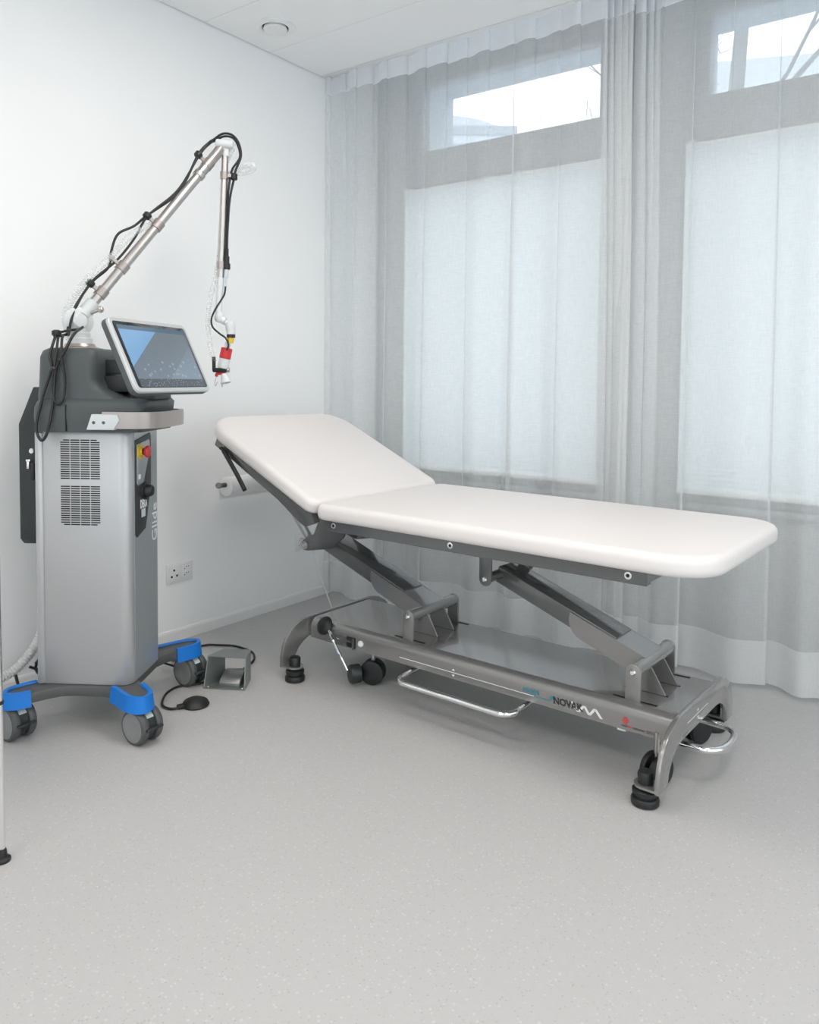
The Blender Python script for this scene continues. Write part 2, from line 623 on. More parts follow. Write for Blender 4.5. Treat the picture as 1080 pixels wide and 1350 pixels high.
# window wall: thick outer wall with two openings
OPEN = [(0.195, 1.375), (1.645, 2.825)]
ZS, ZT = 0.60, 2.70
for nm, ya, yb_, m_ in (('wall_window', WY, WY + 0.06, 'winwall'), ('wall_outer', WY + 0.06, WY + 0.42, 'jamb')):
    b = nb()
    g = 0.0 if nm == 'wall_window' else 0.02
    box(b, -0.15, RX + 0.15, ya, yb_, 0.0, ZS)
    box(b, -0.15, RX + 0.15, ya, yb_, ZT, 2.9)
    for x0, x1 in ((-0.15, OPEN[0][0] + g), (OPEN[0][1] - g, OPEN[1][0] + g), (OPEN[1][1] - g, RX + 0.15)):
        box(b, x0, x1, ya, yb_, ZS, ZT)
    tag(obj(nm, b, m_, smooth=0), kind=S)

def window(idx, x0, x1):
    fy0, fy1 = WY - 0.005, WY + 0.07
    e = empty('window_%d' % idx, ((x0 + x1) / 2, WY, ZS))
    tag(e, kind=S)
    inv = Matrix.Translation(-Vector(((x0 + x1) / 2, WY, ZS)))
    def part(n, m_, *bx):
        q = nb()
        for t in bx:
            box(q, *t, bev=0.004, seg=1)
        bmesh.ops.transform(q, matrix=inv, verts=q.verts[:])
        return obj(n, q, m_, e, smooth=0)
    part('window_frame', 'frame', (x0, x0 + 0.024, fy0, fy1, ZS, 2.10), (x1 - 0.060, x1, fy0, fy1, ZS, 2.10),
         (x0, x0 + 0.105, fy0, fy1, 2.285, ZT), (x1 - 0.10, x1, fy0, fy1, 2.285, ZT),
         (x0 + 0.10, x1 - 0.10, fy0, fy1, ZT - 0.075, ZT), (x0 + 0.02, x1 - 0.02, fy0, fy1, ZS, ZS + 0.045))
    part('transom_bar', 'frame', (x0, x1, fy0, fy1, 2.085, 2.288))
    part('window_pane', 'glass', (x0 + 0.02, x1 - 0.02, WY + 0.045, WY + 0.057, ZS + 0.04, 2.09))
    part('transom_pane', 'glass', (x0 + 0.10, x1 - 0.10, WY + 0.03, WY + 0.042, 2.285, ZT - 0.07))
    part('window_sill', 'frame', (x0, x1, WY - 0.03, WY, ZS - 0.03, ZS - 0.002))
window(1, *OPEN[0])
window(2, *OPEN[1])
# added window in the right wall, unseen, made large to give side light
e = tag(empty('window_3', (RX, (QY0 + QY1) / 2, QZ0)), kind=S)
iv = Matrix.Translation(-Vector((RX, (QY0 + QY1) / 2, QZ0)))
q = nb()
for t in ((RX + .02, RX + .09, QY0, QY0 + .07, QZ0, QZ1), (RX + .02, RX + .09, QY1 - .07, QY1, QZ0, QZ1),
          (RX + .02, RX + .09, QY0 + .07, QY1 - .07, QZ0, QZ0 + .07), (RX + .02, RX + .09, QY0 + .07, QY1 - .07, QZ1 - .07, QZ1)):
    box(q, *t)
bmesh.ops.transform(q, matrix=iv, verts=q.verts[:])
obj('window_frame', q, 'plastic_white', e, smooth=0)
q = nb(); box(q, RX + .05, RX + .062, QY0 + .07, QY1 - .07, QZ0 + .07, QZ1 - .07)
bmesh.ops.transform(q, matrix=iv, verts=q.verts[:])
obj('window_pane', q, 'glass', e, smooth=0)

# added glazing behind the camera, unseen, brings in frontal light
e = tag(empty('window_4', ((BX0 + BX1) / 2, RY, BZ0)), kind=S)
iv = Matrix.Translation(-Vector(((BX0 + BX1) / 2, RY, BZ0)))
q = nb()
for t in ((BX0, BX0 + .07, RY - .09, RY - .02, BZ0, BZ1), (BX1 - .07, BX1, RY - .09, RY - .02, BZ0, BZ1), (2.42, 2.48, RY - .09, RY - .02, BZ0 + .07, BZ1 - .07),
          (BX0 + .07, BX1 - .07, RY - .09, RY - .02, BZ0, BZ0 + .07), (BX0 + .07, BX1 - .07, RY - .09, RY - .02, BZ1 - .07, BZ1)):
    box(q, *t)
bmesh.ops.transform(q, matrix=iv, verts=q.verts[:])
obj('window_frame', q, 'plastic_white', e, smooth=0)
for xa, xb in ((BX0 + .07, 2.42), (2.48, BX1 - .07)):
    q = nb(); box(q, xa, xb, RY - .062, RY - .05, BZ0 + .07, BZ1 - .07)
    bmesh.ops.transform(q, matrix=iv, verts=q.verts[:])
    obj('window_pane', q, 'glass', e, smooth=0)

# ------------------------------------------------------------------ pleated blinds
def blind(x0, x1, label):
    e = empty('pleated_blind', ((x0 + x1) / 2, WY - 0.04, 0.63))
    tag(e, label, 'blind', 'pleated window blinds')
    inv = Matrix.Translation(-Vector(((x0 + x1) / 2, WY - 0.04, 0.63)))
    yb = WY - 0.032
    z0, z1, n = 0.655, 2.075, 142
    q = nb()
    prev = None
    for i in range(n + 1):
        z = z0 + (z1 - z0) * i / n
        y = yb + (0.0035 if i % 2 else -0.0035)
        cur = [q.verts.new((x0 + 0.003, y, z)), q.verts.new((x1 - 0.003, y, z))]
        if prev:
            q.faces.new((prev[0], prev[1], cur[1], cur[0]))
        prev = cur
    bmesh.ops.transform(q, matrix=inv, verts=q.verts[:])
    obj('pleated_fabric', q, 'blind', e, smooth=0)
    for n_, za, zb in (('bottom_rail', 0.638, 0.656), ('top_rail', 2.074, 2.092)):
        q = nb(); box(q, x0, x1, yb - 0.012, yb + 0.010, za, zb, bev=0.003)
        bmesh.ops.transform(q, matrix=inv, verts=q.verts[:])
        obj(n_, q, 'plastic_white', e)
    for xx in (x0 + 0.03, x1 - 0.03):
        q = nb(); box(q, xx - 0.012, xx + 0.012, yb - 0.014, yb + 0.024, 2.092, 2.104, bev=0.002)
        bmesh.ops.transform(q, matrix=inv, verts=q.verts[:])
        obj('clip', q, 'plastic_white', e)
blind(0.212, 1.345, 'white pleated blind behind the sheer curtain, the one beside the corner')
blind(1.668, 2.80, 'white pleated blind behind the sheer curtain at the right edge of the picture')

# ------------------------------------------------------------------ curtains
def curtain(x0, x1, seed, label, edge_lo, edge_hi, yb, pitch):
    """flat cloth with narrow stitched folds: every fold at the tape, the lasting ones run to the hem"""
    rnd = random.Random(seed)
    org = Vector(((x0 + x1) / 2, yb, 0))
    e = tag(empty('sheer_curtain', org), label, 'curtain', 'sheer curtains along the window wall')
    folds = []                                     # x at tape, lasting?, drift, width
    x = x0 + 0.02
    while x < x1 - 0.01:
        near_edge = (x - x0 < edge_lo) or (x1 - x < edge_hi)
        last = near_edge or (len(folds) % 2 == 0)
        folds.append((x, last, rnd.uniform(-0.018, 0.018) * (0.5 if near_edge else 1), rnd.uniform(0.007, 0.012) * (2.4 if near_edge else 1)))
        x += (0.024 if near_edge else pitch) * rnd.uniform(0.8, 1.25)
    ph0 = rnd.uniform(0, 6)
    def ss(t):
        t = min(1, max(0, t))
        return t * t * (3 - 2 * t)
    SUB = 16
    qs = [-1 + 2 * k / SUB for k in range(SUB)]
    qs = [math.copysign(abs(t) ** 1.7, t) for t in qs]
    def row(z):
        t = (2.6 - z) / 2.6
        xs = []
        for (xf, last, dr, w) in folds:
            xs.append(xf + dr * t)
        pts = []
        for k, (xf, last, dr, w) in enumerate(folds):
            a = (xs[k - 1] + xs[k]) / 2 if k else x0 - 0.01
            c = (xs[k] + xs[k + 1]) / 2 if k + 1 < len(folds) else x1
            fade = 1 if last else 1 - ss((2.55 - z) / 0.75)
            W = w * fade * (0.75 + 0.5 * ss(t * 2))
            sg = 0.011
            for q in qs:
                xx = xs[k] + (q * (c - xs[k]) if q > 0 else q * (xs[k] - a))
                u = (xx - xs[k]) / sg
                g = math.exp(-u * u / 2)
                px_ = xx - W * 2.2 * u * g
                wave = (0.010 + 0.022 * ss(t * 1.3)) * math.sin(ph0 + xx * 27 + 0.9 * math.sin(xx * 9 + seed) + 0.35 * t)
                wave += 0.006 * (1 - ss(t * 3)) * math.sin(2 * math.pi * k + math.pi * q)
                py_ = yb + wave + W * 0.9 * u * g + W * 0.8 * g
                pts.append(Vector((max(px_, 0.012), py_, z)))
        return pts
    def sheet(name, za, zb, nz, m_):
        q = nb()
        rows = [[q.verts.new(p - org) for p in row(za + (zb - za) * j / nz)] for j in range(nz + 1)]
        for j in range(nz):
            for i in range(len(rows[0]) - 1):
                q.faces.new((rows[j][i], rows[j][i + 1], rows[j + 1][i + 1], rows[j + 1][i]))
        o = obj(name, q, m_, e, smooth=0)
        o.data.shade_smooth()
    sheet('curtain_cloth', 0.178, 2.513, 30, 'sheer')
    sheet('hem', 0.018, 0.178, 3, 'hem')
    sheet('header_tape', 2.513, 2.599, 3, 'header')
curtain(0.015, 1.600, 3, 'sheer white linen curtain hanging from the corner to the middle of the window wall', 0.0, 0.15, 0.045, 0.098)
curtain(1.585, 4.20, 11, 'sheer white linen curtain covering the right-hand window', 0.10, 0.05, 0.082, 0.125)
b = nb(); box(b, 0.005, RX - 0.005, 0.018, 0.075, 2.601, 2.622, bev=0.002)
tag(obj('curtain_rail', b, 'plastic_white'), 'white flat curtain rail along the ceiling edge above the sheer curtains', 'curtain rail')

# ------------------------------------------------------------------ ceiling fittings
e = tag(empty('ceiling_vent', (0.22, -0.503, H)), 'round white air valve in the ceiling near the corner', 'air vent')
b = nb(); lathe(b, [(0.052, 0.004), (0.058, -0.008), (0.072, -0.010), (0.084, -0.006), (0.087, 0.0), (0.087, 0.002)], 40)
obj('rim', b, 'plastic_white', e)
b = nb(); lathe(b, [(0.054, 0.001), (0.054, -0.002), (0.001, -0.002)], 32)
obj('throat', b, 'dark_hole', e)
b = nb(); lathe(b, [(0.040, -0.002), (0.0485, -0.004), (0.050, -0.012), (0.047, -0.018), (0.001, -0.020)], 36)
obj('disc', b, 'plastic_white', e)
lamps = [((1.3, -1.3), 'square opal ceiling light between the laser arm and the couch'),
         ((2.9, -1.3), 'square opal ceiling light above the foot of the treatment couch'),
         ((1.3, -3.1), 'square opal ceiling light above the side table'),
         ((2.9, -3.1), 'square opal ceiling light above the camera')]
for (lx, ly), lab in lamps:
    e = tag(empty('ceiling_light', (lx, ly, H)), lab, 'ceiling light', 'square ceiling lights')
    b = nb()
    for t in ((-.31, .31, -.31, -.295), (-.31, .31, .295, .31), (-.31, -.295, -.295, .295), (.295, .31, -.295, .295)):
        box(b, *t, -0.018, -0.0005)
    obj('lamp_frame', b, 'plastic_white', e, smooth=0)
    b = nb(); box(b, -.295, .295, -.295, .295, -0.014, -0.001)
    obj('diffuser', b, 'lamp', e, smooth=0)

# ------------------------------------------------------------------ treatment couch
couch = tag(empty('treatment_couch', (0.693, -0.824, 0.0), math.radians(-2.0)),
            'white padded electric treatment couch with raised head end on a grey metal base', 'treatment couch')
CV = 0.24                                         # centre line across the couch
ZB = 0.203                                        # top of the base
# chassis: inverted tray with rounded shoulders
sec = []
v0, v1 = 0.062, 2 * CV - 0.062
for i in range(7):
    t = math.pi / 2 * i / 6
    sec.append((v0 + 0.03 * (1 - math.cos(t)), ZB - 0.03 * (1 - math.sin(t))))
for i in range(7):
    t = math.pi / 2 * i / 6
    sec.append((v1 - 0.03 * (1 - math.sin(t)), ZB - 0.03 * (1 - math.cos(t))))
poly = [(v0, 0.13)] + sec + [(v1, 0.13), (v1 - 0.004, 0.13), (v1 - 0.004, 0.165), (v0 + 0.004, 0.165), (v0 + 0.004, 0.13)]
b = nb(); prism(b, poly, -0.01, 1.372, 'yz')
chassis = obj('chassis', b, 'base_paint', couch, smooth=30)

def end_frame(u):
    half = [(-0.076, 0.048), (-0.075, 0.085), (-0.068, 0.120), (-0.054, 0.149), (-0.030, 0.174), (0.004, 0.193), (0.035, 0.203), (0.07, 0.207)]
    inner = [(0.09, 0.135), (0.06, 0.131), (0.033, 0.119), (0.008, 0.100), (-0.008, 0.078), (-0.015, 0.048)]
    mir = lambda p: (2 * CV - p[0], p[1])
    pl = half + [mir(p) for p in half[::-1]] + [mir(p) for p in inner[::-1]] + inner
    q = nb(); prism(q, pl, u, u + 0.014, 'yz', bev=0.003)
    return obj('end_frame', q, 'base_paint', couch, smooth=40)
for u, s in ((-0.034, 1), (1.372, -1)):
    ef = end_frame(u)
    for v in (-0.045, 2 * CV + 0.045):
        uu = u + 0.007
        q = nb()
        cu_ = uu + s * 0.042
        pts = [(uu, v - 0.030), (uu, v + 0.030)] if s > 0 else [(uu, v + 0.030), (uu, v - 0.030)]
        arc = [(cu_ + s * 0.030 * math.sin(math.pi * i / 10), v + s * 0.030 * math.cos(math.pi * i / 10)) for i in range(11)]
        prism(q, pts + arc, 0.050, 0.056, 'xy')
        obj('foot_plate', q, 'base_paint', couch)
        q = nb()
        lathe(q, [(0.030, 0.0), (0.036, 0.003), (0.037, 0.015), (0.034, 0.021), (0.028, 0.024), (0.028, 0.028), (0.034, 0.031), (0.034, 0.040), (0.028, 0.044), (0.012, 0.046), (0.012, 0.056),
                  (0.020, 0.058), (0.021, 0.082), (0.018, 0.088), (0.001, 0.088)], 24, Matrix.Translation((cu_ , v, 0.0)))
        obj('foot', q, 'black', couch)

def couch_castor(u, v, ang):
    mm = Matrix.Translation((u, v, 0)) @ Matrix.Rotation(ang, 4, 'Z')
    q = nb()
    for sx in (-1, 1):
        lathe(q, [(0.030, 0), (0.043, 0.002), (0.045, 0.008), (0.043, 0.017), (0.030, 0.019)], 24,
              mm @ Matrix.Translation((0, 0, 0.046)) @ Matrix.Rotation(sx * math.pi / 2, 4, 'X') @ Matrix.Translation((0, 0, 0.006)))
    lathe(q, [(0.016, -0.005), (0.016, 0.005)], 16, mm @ Matrix.Translation((0, 0, 0.046)) @ Matrix.Rotation(math.pi / 2, 4, 'X'))
    ca = obj('castor', q, 'black', couch)
    q = nb(); cyl(q, (u, v, 0.07), (u, v, 0.15), 0.008, 12)
    obj('castor_stem', q, 'steel', ca)
for c_ in ((0.255, 0.115, 0.4), (0.255, 0.365, 0.4), (1.325, 0.065, 1.25), (1.325, 0.40, 1.2)):
    couch_castor(*c_)

# brake lever: black cap on the chassis corner, curved chrome rod, pedal disc
q = nb(); lathe(q, [(0.034, -0.002), (0.035, 0.004), (0.030, 0.012), (0.018, 0.018), (0.001, 0.020)], 24, frame_z((0.065, 0.060, 0.188), (-0.1, -1, 0.55)))
bl = obj('lever_cap', q, 'black', couch)
q = nb(); tube(q, [(0.098, 0.048, 0.178), (0.135, 0.030, 0.155), (0.178, 0.022, 0.112), (0.206, 0.030, 0.062)], 0.0055, 10, 8)
obj('lever_rod', q, 'chrome', bl)
q = nb(); lathe(q, [(0.028, -0.034), (0.033, -0.030), (0.034, 0.0), (0.031, 0.006), (0.001, 0.008)], 24, frame_z((0.212, 0.045, 0.045), (-0.45, -0.85, 0.0)))
obj('pedal_disc', q, 'castor_body', bl)
# socket recess and hook on the chassis side
q = nb(); box(q, 0.175, 0.215, 0.058, 0.064, 0.135, 0.172)
rc = obj('socket_recess', q, 'dark_hole', couch, smooth=0)
q = nb(); box(q, 0.130, 0.212, 0.040, 0.062, 0.160, 0.164); box(q, 0.208, 0.214, 0.050, 0.062, 0.132, 0.172)
obj('hook', q, 'anthracite', rc, smooth=0)
q = nb(); lathe(q, [(0.011, 0), (0.012, 0.004), (0.008, 0.010), (0.001, 0.012)], 16, frame_z((0.243, 0.062, 0.158), (0, -1, 0)))
obj('bolt', q, 'plastic_white', couch)

# chrome foot rails
q = nb()
tube(q, [(0.475, 0.16, 0.118), (0.475, 0.02, 0.112), (0.480, -0.010, 0.110), (0.500, -0.030, 0.110), (0.530, -0.034, 0.110), (0.70, -0.034, 0.110), (0.86, -0.034, 0.110), (0.895, -0.026, 0.110), (0.913, 0.0, 0.110), (0.915, 0.03, 0.112), (0.915, 0.16, 0.118)], 0.0095, 14, 6)
obj('foot_rail', q, 'chrome', couch)
q = nb()
tube(q, [(1.30, 0.145, 0.100), (1.40, 0.145, 0.100), (1.435, 0.150, 0.100), (1.462, 0.180, 0.100), (1.470, 0.240, 0.100), (1.462, 0.300, 0.100), (1.435, 0.330, 0.100), (1.40, 0.335, 0.100), (1.30, 0.335, 0.100)], 0.0095, 14, 6)
obj('foot_rail', q, 'chrome', couch)

# lift brackets on the chassis and on the upper frame
NB, FB = 0.105, 2 * CV - 0.105
def bracket(u, zp, za, w, v, thick=0.010, up=True, mtl='base_paint'):
    pl = []
    if up:
        pl = [(u - w / 2, za), (u + w / 2, za)] + [(u + w / 2 * math.cos(math.pi * i / 12), zp + w / 2 * math.sin(math.pi * i / 12)) for i in range(13)]
    else:
        pl = [(u + w / 2, za), (u - w / 2, za)] + [(u - w / 2 * math.cos(math.pi * i / 12), zp - w / 2 * math.sin(math.pi * i / 12)) for i in range(13)]
    q = nb(); prism(q, pl, v - thick / 2, v + thick / 2, 'xz', bev=0.002)
    o = obj('bracket', q, mtl, couch)
    q = nb(); lathe(q, [(0.009, 0.0), (0.009, 0.004), (0.006, 0.008), (0.001, 0.009)], 14, frame_z((u, v - thick / 2, zp), (0, -1, 0)))
    obj('bolt', q, 'chrome', o)
    return o
ZP = 0.284                     # lower pivots
LOW = [0.425, 1.238]
DU, DZ = -0.500, 0.183         # from a lower pivot to its upper pivot
for u in LOW:
    bracket(u, ZP, ZB - 0.004, 0.046, NB)
    bracket(u, ZP, ZB - 0.004, 0.046, FB)
    for v in (NB + 0.085, FB - 0.085):
        q = nb(); prism(q, [(u - 0.055, ZB - 0.002), (u + 0.065, ZB - 0.002), (u + 0.012, ZP + 0.005), (u - 0.02, ZP + 0.005)], v - 0.003, v + 0.003, 'xz')
        obj('rib', q, 'base_paint', couch, smooth=0)
    for v in (NB, NB + 0.085, FB - 0.085, FB):
        q = nb(); box(q, u - 0.06, u + 0.07, v - 0.0045, v + 0.0045, ZB - 0.002, ZB + 0.0008)
        obj('slot', q, 'dark_hole', couch, smooth=0)
    q = nb(); cyl(q, (u, NB + 0.005, ZP), (u, FB - 0.005, ZP), 0.021, 20)
    obj('pivot_tube', q, 'base_paint', couch)
LIFT_L = math.hypot(DU, DZ)
for u in LOW:
    d = Vector((DU, 0, DZ)).normalized()
    mm = axes((u, CV, ZP), d, (0, -1, 0), d.cross(Vector((0, -1, 0))))
    q = nb(); box(q, 0.10, LIFT_L + 0.01, -0.056, 0.056, -0.028, 0.026, bev=0.004, m=mm)
    arm = obj('lift_arm', q, 'anthracite', couch)
    for v in (-0.060, 0.060):                          # cheek plates of the lower stage
        q = nb()
        prism(q, [(0.0, -0.040), (0.20, -0.040)] + [(0.20 + 0.060 * math.sin(math.pi / 2 * i / 6), 0.022 - 0.062 * math.cos(math.pi / 2 * i / 6)) for i in range(1, 7)] + [(0.0, 0.022)],
              v - 0.003, v + 0.003, 'xz', m=mm)
        obj('cheek_plate', q, 'base_paint', arm, smooth=0)
    q = nb(); box(q, 0.0, 0.20, -0.057, 0.057, -0.030, 0.0215, m=mm)
    obj('lower_stage', q, 'base_paint', arm, smooth=0)
    q = nb(); cyl(q, (u + DU, NB + 0.004, ZP + DZ), (u + DU, FB - 0.004, ZP + DZ), 0.017, 18)
    obj('upper_tube', q, 'anthracite', couch)
RV = -0.090                    # near side rail
ZR0, ZR1 = 0.586, 0.627
bracket(LOW[1] + DU, ZP + DZ, ZR0 + 0.012, 0.046, NB, 0.008, up=False, mtl='anthracite')
bracket(LOW[1] + DU, ZP + DZ, ZR0 + 0.012, 0.046, FB, 0.008, up=False, mtl='anthracite')
for v in (NB, FB):
    q = nb(); box(q, 0.06, 1.31, v - 0.014, v + 0.014, ZR0 + 0.004, ZR1)
    obj('inner_beam', q, 'anthracite', couch, smooth=0)
for v0_, v1_ in ((RV, RV + 0.03), (2 * CV - RV - 0.03, 2 * CV - RV)):
    q = nb(); box(q, 0.205, 1.345, v0_, v1_, ZR0, ZR1, bev=0.002, seg=1)
    rail = obj('side_rail', q, 'anthracite', couch)
    if v0_ == RV:
        for u in (0.250, 0.735, 1.295):
            q = nb(); lathe(q, [(0.010, 0.0), (0.010, 0.002), (0.006, 0.0025), (0.001, 0.0025)], 16, frame_z((u, RV, 0.607), (0, -1, 0)))
            obj('bolt', q, 'chrome', rail)
            q = nb(); lathe(q, [(0.005, 0.0), (0.005, 0.0032), (0.001, 0.0032)], 10, frame_z((u, RV, 0.607), (0, -1, 0)))
            obj('bolt_hole', q, 'dark_hole', rail)
for u in (0.30, 0.80, 1.31):
    q = nb(); box(q, u, u + 0.03, RV + 0.03, 2 * CV - RV - 0.03, ZR0 + 0.004, ZR1)
    obj('cross_member', q, 'anthracite', couch, smooth=0)
# hinge ears at the head end, carrying the head frame pivot
PU, PZ = LOW[0] + DU, ZP + DZ
for v in (NB - 0.006, FB + 0.006):
    q = nb()
    prism(q, [(0.005, 0.590), (0.150, 0.590), (0.120, 0.520), (0.060, 0.470), (PU + 0.010, PZ - 0.021), (PU - 0.008, PZ - 0.021), (PU - 0.021, PZ - 0.010), (PU - 0.022, PZ + 0.008), (PU - 0.010, PZ + 0.020), (-0.030, 0.515)], v - 0.006, v + 0.006, 'xz', bev=0.0015)
    ear = obj('hinge_ear', q, 'anthracite', couch)
    q = nb(); lathe(q, [(0.016, 0.0), (0.016, 0.004), (0.010, 0.004), (0.009, 0.003), (0.001, 0.007)], 18, frame_z((PU, v - 0.006, PZ), (0, -1, 0)))
    obj('bolt', q, 'steel', ear)

# cushions
MV0, MV1, MZ0, MZ1 = -0.135, 0.595, 0.627, 0.683
q = nb(); rslab(q, 0.192, 1.520, MV0, MV1, MZ0, MZ1, (0.13, 0.045, 0.045, 0.13), 0.022, n=10, ne=6)
seat = obj('seat_cushion', q, 'mattress', couch, smooth=60)
ANG = math.radians(24.5)
HM = Matrix.Translation((0.186, 0, 0.640)) @ Matrix.Rotation(ANG, 4, 'Y')
HL = 0.665
q = nb(); rslab(q, -HL, -0.004, MV0, MV1, -0.008, 0.048, (0.045, 0.13, 0.13, 0.045), 0.022, n=10, ne=6, m=HM)
obj('head_cushion', q, 'mattress', couch, smooth=60)
for va, vb in ((-0.112, -0.082), (2 * CV + 0.082, 2 * CV + 0.112)):
    q = nb(); prism(q, [(-0.585, -0.008), (-0.02, -0.008), (0.004, -0.030), (-0.030, -0.066), (-0.060, -0.066), (-0.19, -0.050), (-0.585, -0.038)], va, vb, 'xz', bev=0.0015, m=HM)
    obj('head_rail', q, 'anthracite', couch)
q = nb(); box(q, -0.50, -0.47, RV + 0.03, 2 * CV - RV - 0.03, -0.03, -0.008, m=HM); box(q, -0.20, -0.17, RV + 0.03, 2 * CV - RV - 0.03, -0.034, -0.008, m=HM)
obj('head_cross_member', q, 'anthracite', couch, smooth=0)
# black release lever under the head end
a0 = HM @ Vector((-0.515, -0.122, -0.028))
q = nb(); tube(q, [a0 + Vector((-0.02, 0.0, 0.012)), a0, a0 + Vector((0.080, -0.004, -0.080)), a0 + Vector((0.128, -0.006, -0.135))], lambda t: 0.0085 if t > 0.3 else 0.007, 12, 5)
obj('release_lever', q, 'black', couch)
# gas strut
st0, st1 = Vector((PU, 0.130, PZ)), HM @ Vector((-0.40, -0.005, -0.02))
dd = (st1 - st0)
q = nb(); cyl(q, st0, st0 + dd * 0.85, 0.0155, 16)
gs = obj('gas_strut', q, 'silver', couch)
q = nb(); cyl(q, st0 + dd * 0.85, st1, 0.007, 12)
obj('strut_rod', q, 'chrome', gs)

# print on the chassis side
def side(u, z):
    return axes((u, v0 - 0.0004, z), (1, 0, 0), (0, 0, 1), (0, -1, 0))
q = nb(); box(q, 0.42, 0.945, v0 - 0.0006, v0 + 0.001, 0.1495, 0.1518)
obj('print_line', q, 'ink_white', chassis, smooth=0)
q = nb()
for dz, s in ((0.0095, 1), (-0.0095, -1)):
    prism(q, [(0.640, 0.1507 + dz - 0.003 * s), (0.652, 0.1507 + dz - 0.003 * s), (0.646, 0.1507 + dz + 0.004 * s)], v0 - 0.0006, v0 + 0.001, 'xz')
obj('print_arrow', q, 'ink_white', chassis, smooth=0)
obj('print_text', text_bm('HOSPI', 0.018, side(0.905, 0.1575), width=0.055, bold=0.0005), 'ink_teal', chassis, smooth=0)
q = nb(); box(q, 0.925, 1.000, v0 - 0.0005, v0 + 0.001, 0.1500, 0.1525)
obj('print_underline', q, 'ink_teal', chassis, smooth=0)
q = nb(); lathe(q, [(0.0055, 0), (0.0055, 0.0006), (0.0001, 0.0006)], 16, frame_z((1.004, v0, 0.160), (0, -1, 0)))
obj('print_dot', q, 'ink_teal', chassis, smooth=0)
obj('print_text', text_bm('NOVAK', 0.029, side(1.010, 0.147), shear=-0.12, width=0.098, bold=0.0009), 'ink', chassis, smooth=0)
zz = [(1.070, 0.168), (1.091, 0.142), (1.109, 0.165), (1.126, 0.142), (1.143, 0.165), (1.163, 0.141)]
q = nb()
for (xa, za), (xb, zb) in zip(zz[:-1], zz[1:]):
    prism(q, [(xa - 0.0045, za), (xa + 0.0045, za), (xb + 0.0045, zb), (xb - 0.0045, zb)], v0 - 0.0006, v0 + 0.001, 'xz')
obj('print_zigzag', q, 'ink_white', chassis, smooth=0)
q = nb()
for i in range(4):
    zc = 0.163 - 0.0052 * i
    w = (0.0065, 0.0095, 0.0095, 0.006)[i]
    prism(q, [(1.235 - w, zc - 0.001), (1.235 + w, zc + 0.0012), (1.235 + w, zc + 0.0046), (1.235 - w, zc + 0.0024)], v0 - 0.0006, v0 + 0.001, 'xz')
obj('print_ball', q, 'ink_red', chassis, smooth=0)
obj('print_text', text_bm('red', 0.0115, side(1.222, 0.1385), width=0.015), 'ink', chassis, smooth=0)
obj('print_text', text_bm('dot', 0.0115, side(1.2385, 0.1385), width=0.015), 'ink_red', chassis, smooth=0)
obj('print_text', text_bm('winner 2020', 0.0115, side(1.257, 0.1385), width=0.062), 'ink', chassis, smooth=0)
q = nb(); box(q, 1.208, 1.232, v0 + 0.006, v0 + 0.012, 0.122, 0.134)
obj('rating_label', q, 'plastic_white', couch, smooth=0)
q = nb(); box(q, 1.3855, 1.3868, 0.125, 0.30, 0.1695, 0.1712)
obj('print_line', q, 'ink_white', couch, smooth=0)
q = nb()
for dz, s in ((0.011, 1), (-0.011, -1)):
    prism(q, [(0.206, 0.1704 + dz - 0.003 * s), (0.218, 0.1704 + dz - 0.003 * s), (0.212, 0.1704 + dz + 0.004 * s)], 1.3855, 1.3868, 'yz')
obj('print_arrow', q, 'ink_white', couch, smooth=0)

# ------------------------------------------------------------------ laser machine
LO = Vector((0.679, -1.486, 0.0))
LA = math.radians(33.7)
laser = tag(empty('laser_machine', LO, LA),
            'silver and slate medical laser tower on castors with articulated arm and tilted touch screen', 'laser machine')
Linv = (Matrix.Translation(LO) @ Matrix.Rotation(LA, 4, 'Z')).inverted()
CA, CB = -0.20, 0.215
# chassis plate with four splayed arms
near = [(-0.33, 0.037), (-0.16, 0.037), (-0.125, 0.030), (-0.095, 0.010), (-0.06, -0.025), (-0.03, -0.046), (0.0, -0.052), (0.018, -0.042), (0.024, -0.018), (0.018, 0.006), (0.0, 0.030), (-0.03, 0.062), (-0.055, 0.095), (-0.072, 0.14)]
q1 = near[1:]
mx = lambda p: (2 * CA - p[0], p[1])
my = lambda p: (p[0], 2 * CB - p[1])
outline = q1 + [my(p) for p in q1[::-1]] + [my(mx(p)) for p in q1] + [mx(p) for p in q1[::-1]]
b = nb(); prism(b, outline, 0.112, 0.146, 'xy', bev=0.006)
plate = obj('base_plate', b, 'plate', laser, smooth=40)
# blue bumpers on the arm ends
def bumper(fx, fy):
    pts = [(-0.118, 0.024), (-0.10, 0.010), (-0.06, -0.028), (-0.03, -0.050), (0.001, -0.057), (0.021, -0.047), (0.029, -0.018), (0.022, 0.008), (0.002, 0.034), (-0.026, 0.064)]
    if fx and not fy: pts = pts[2:]
    def tr(p):
        if fx: p = mx(p)
        if fy: p = my(p)
        return p
    c = catmull([(*p, 0) for p in pts], 4)
    q = nb()
    rings = []
    for i, p in enumerate(c):
        d = (c[min(i + 1, len(c) - 1)] - c[max(i - 1, 0)]).normalized()
        nrm = Vector((d.y, -d.x, 0))
        ring = []
        for (o, z) in ((0.004, 0.104), (-0.002, 0.152), (-0.014, 0.152), (-0.016, 0.147), (-0.005, 0.146), (-0.005, 0.108)):
            w = p + nrm * o
            tx, ty = tr((w.x, w.y))
            ring.append((tx, ty, z))
        rings.append(ring)
    loft(q, rings)
    return obj('bumper', q, 'blue', laser, smooth=50)
for fx in (0, 1):
    for fy in (0, 1):
        bumper(fx, fy)

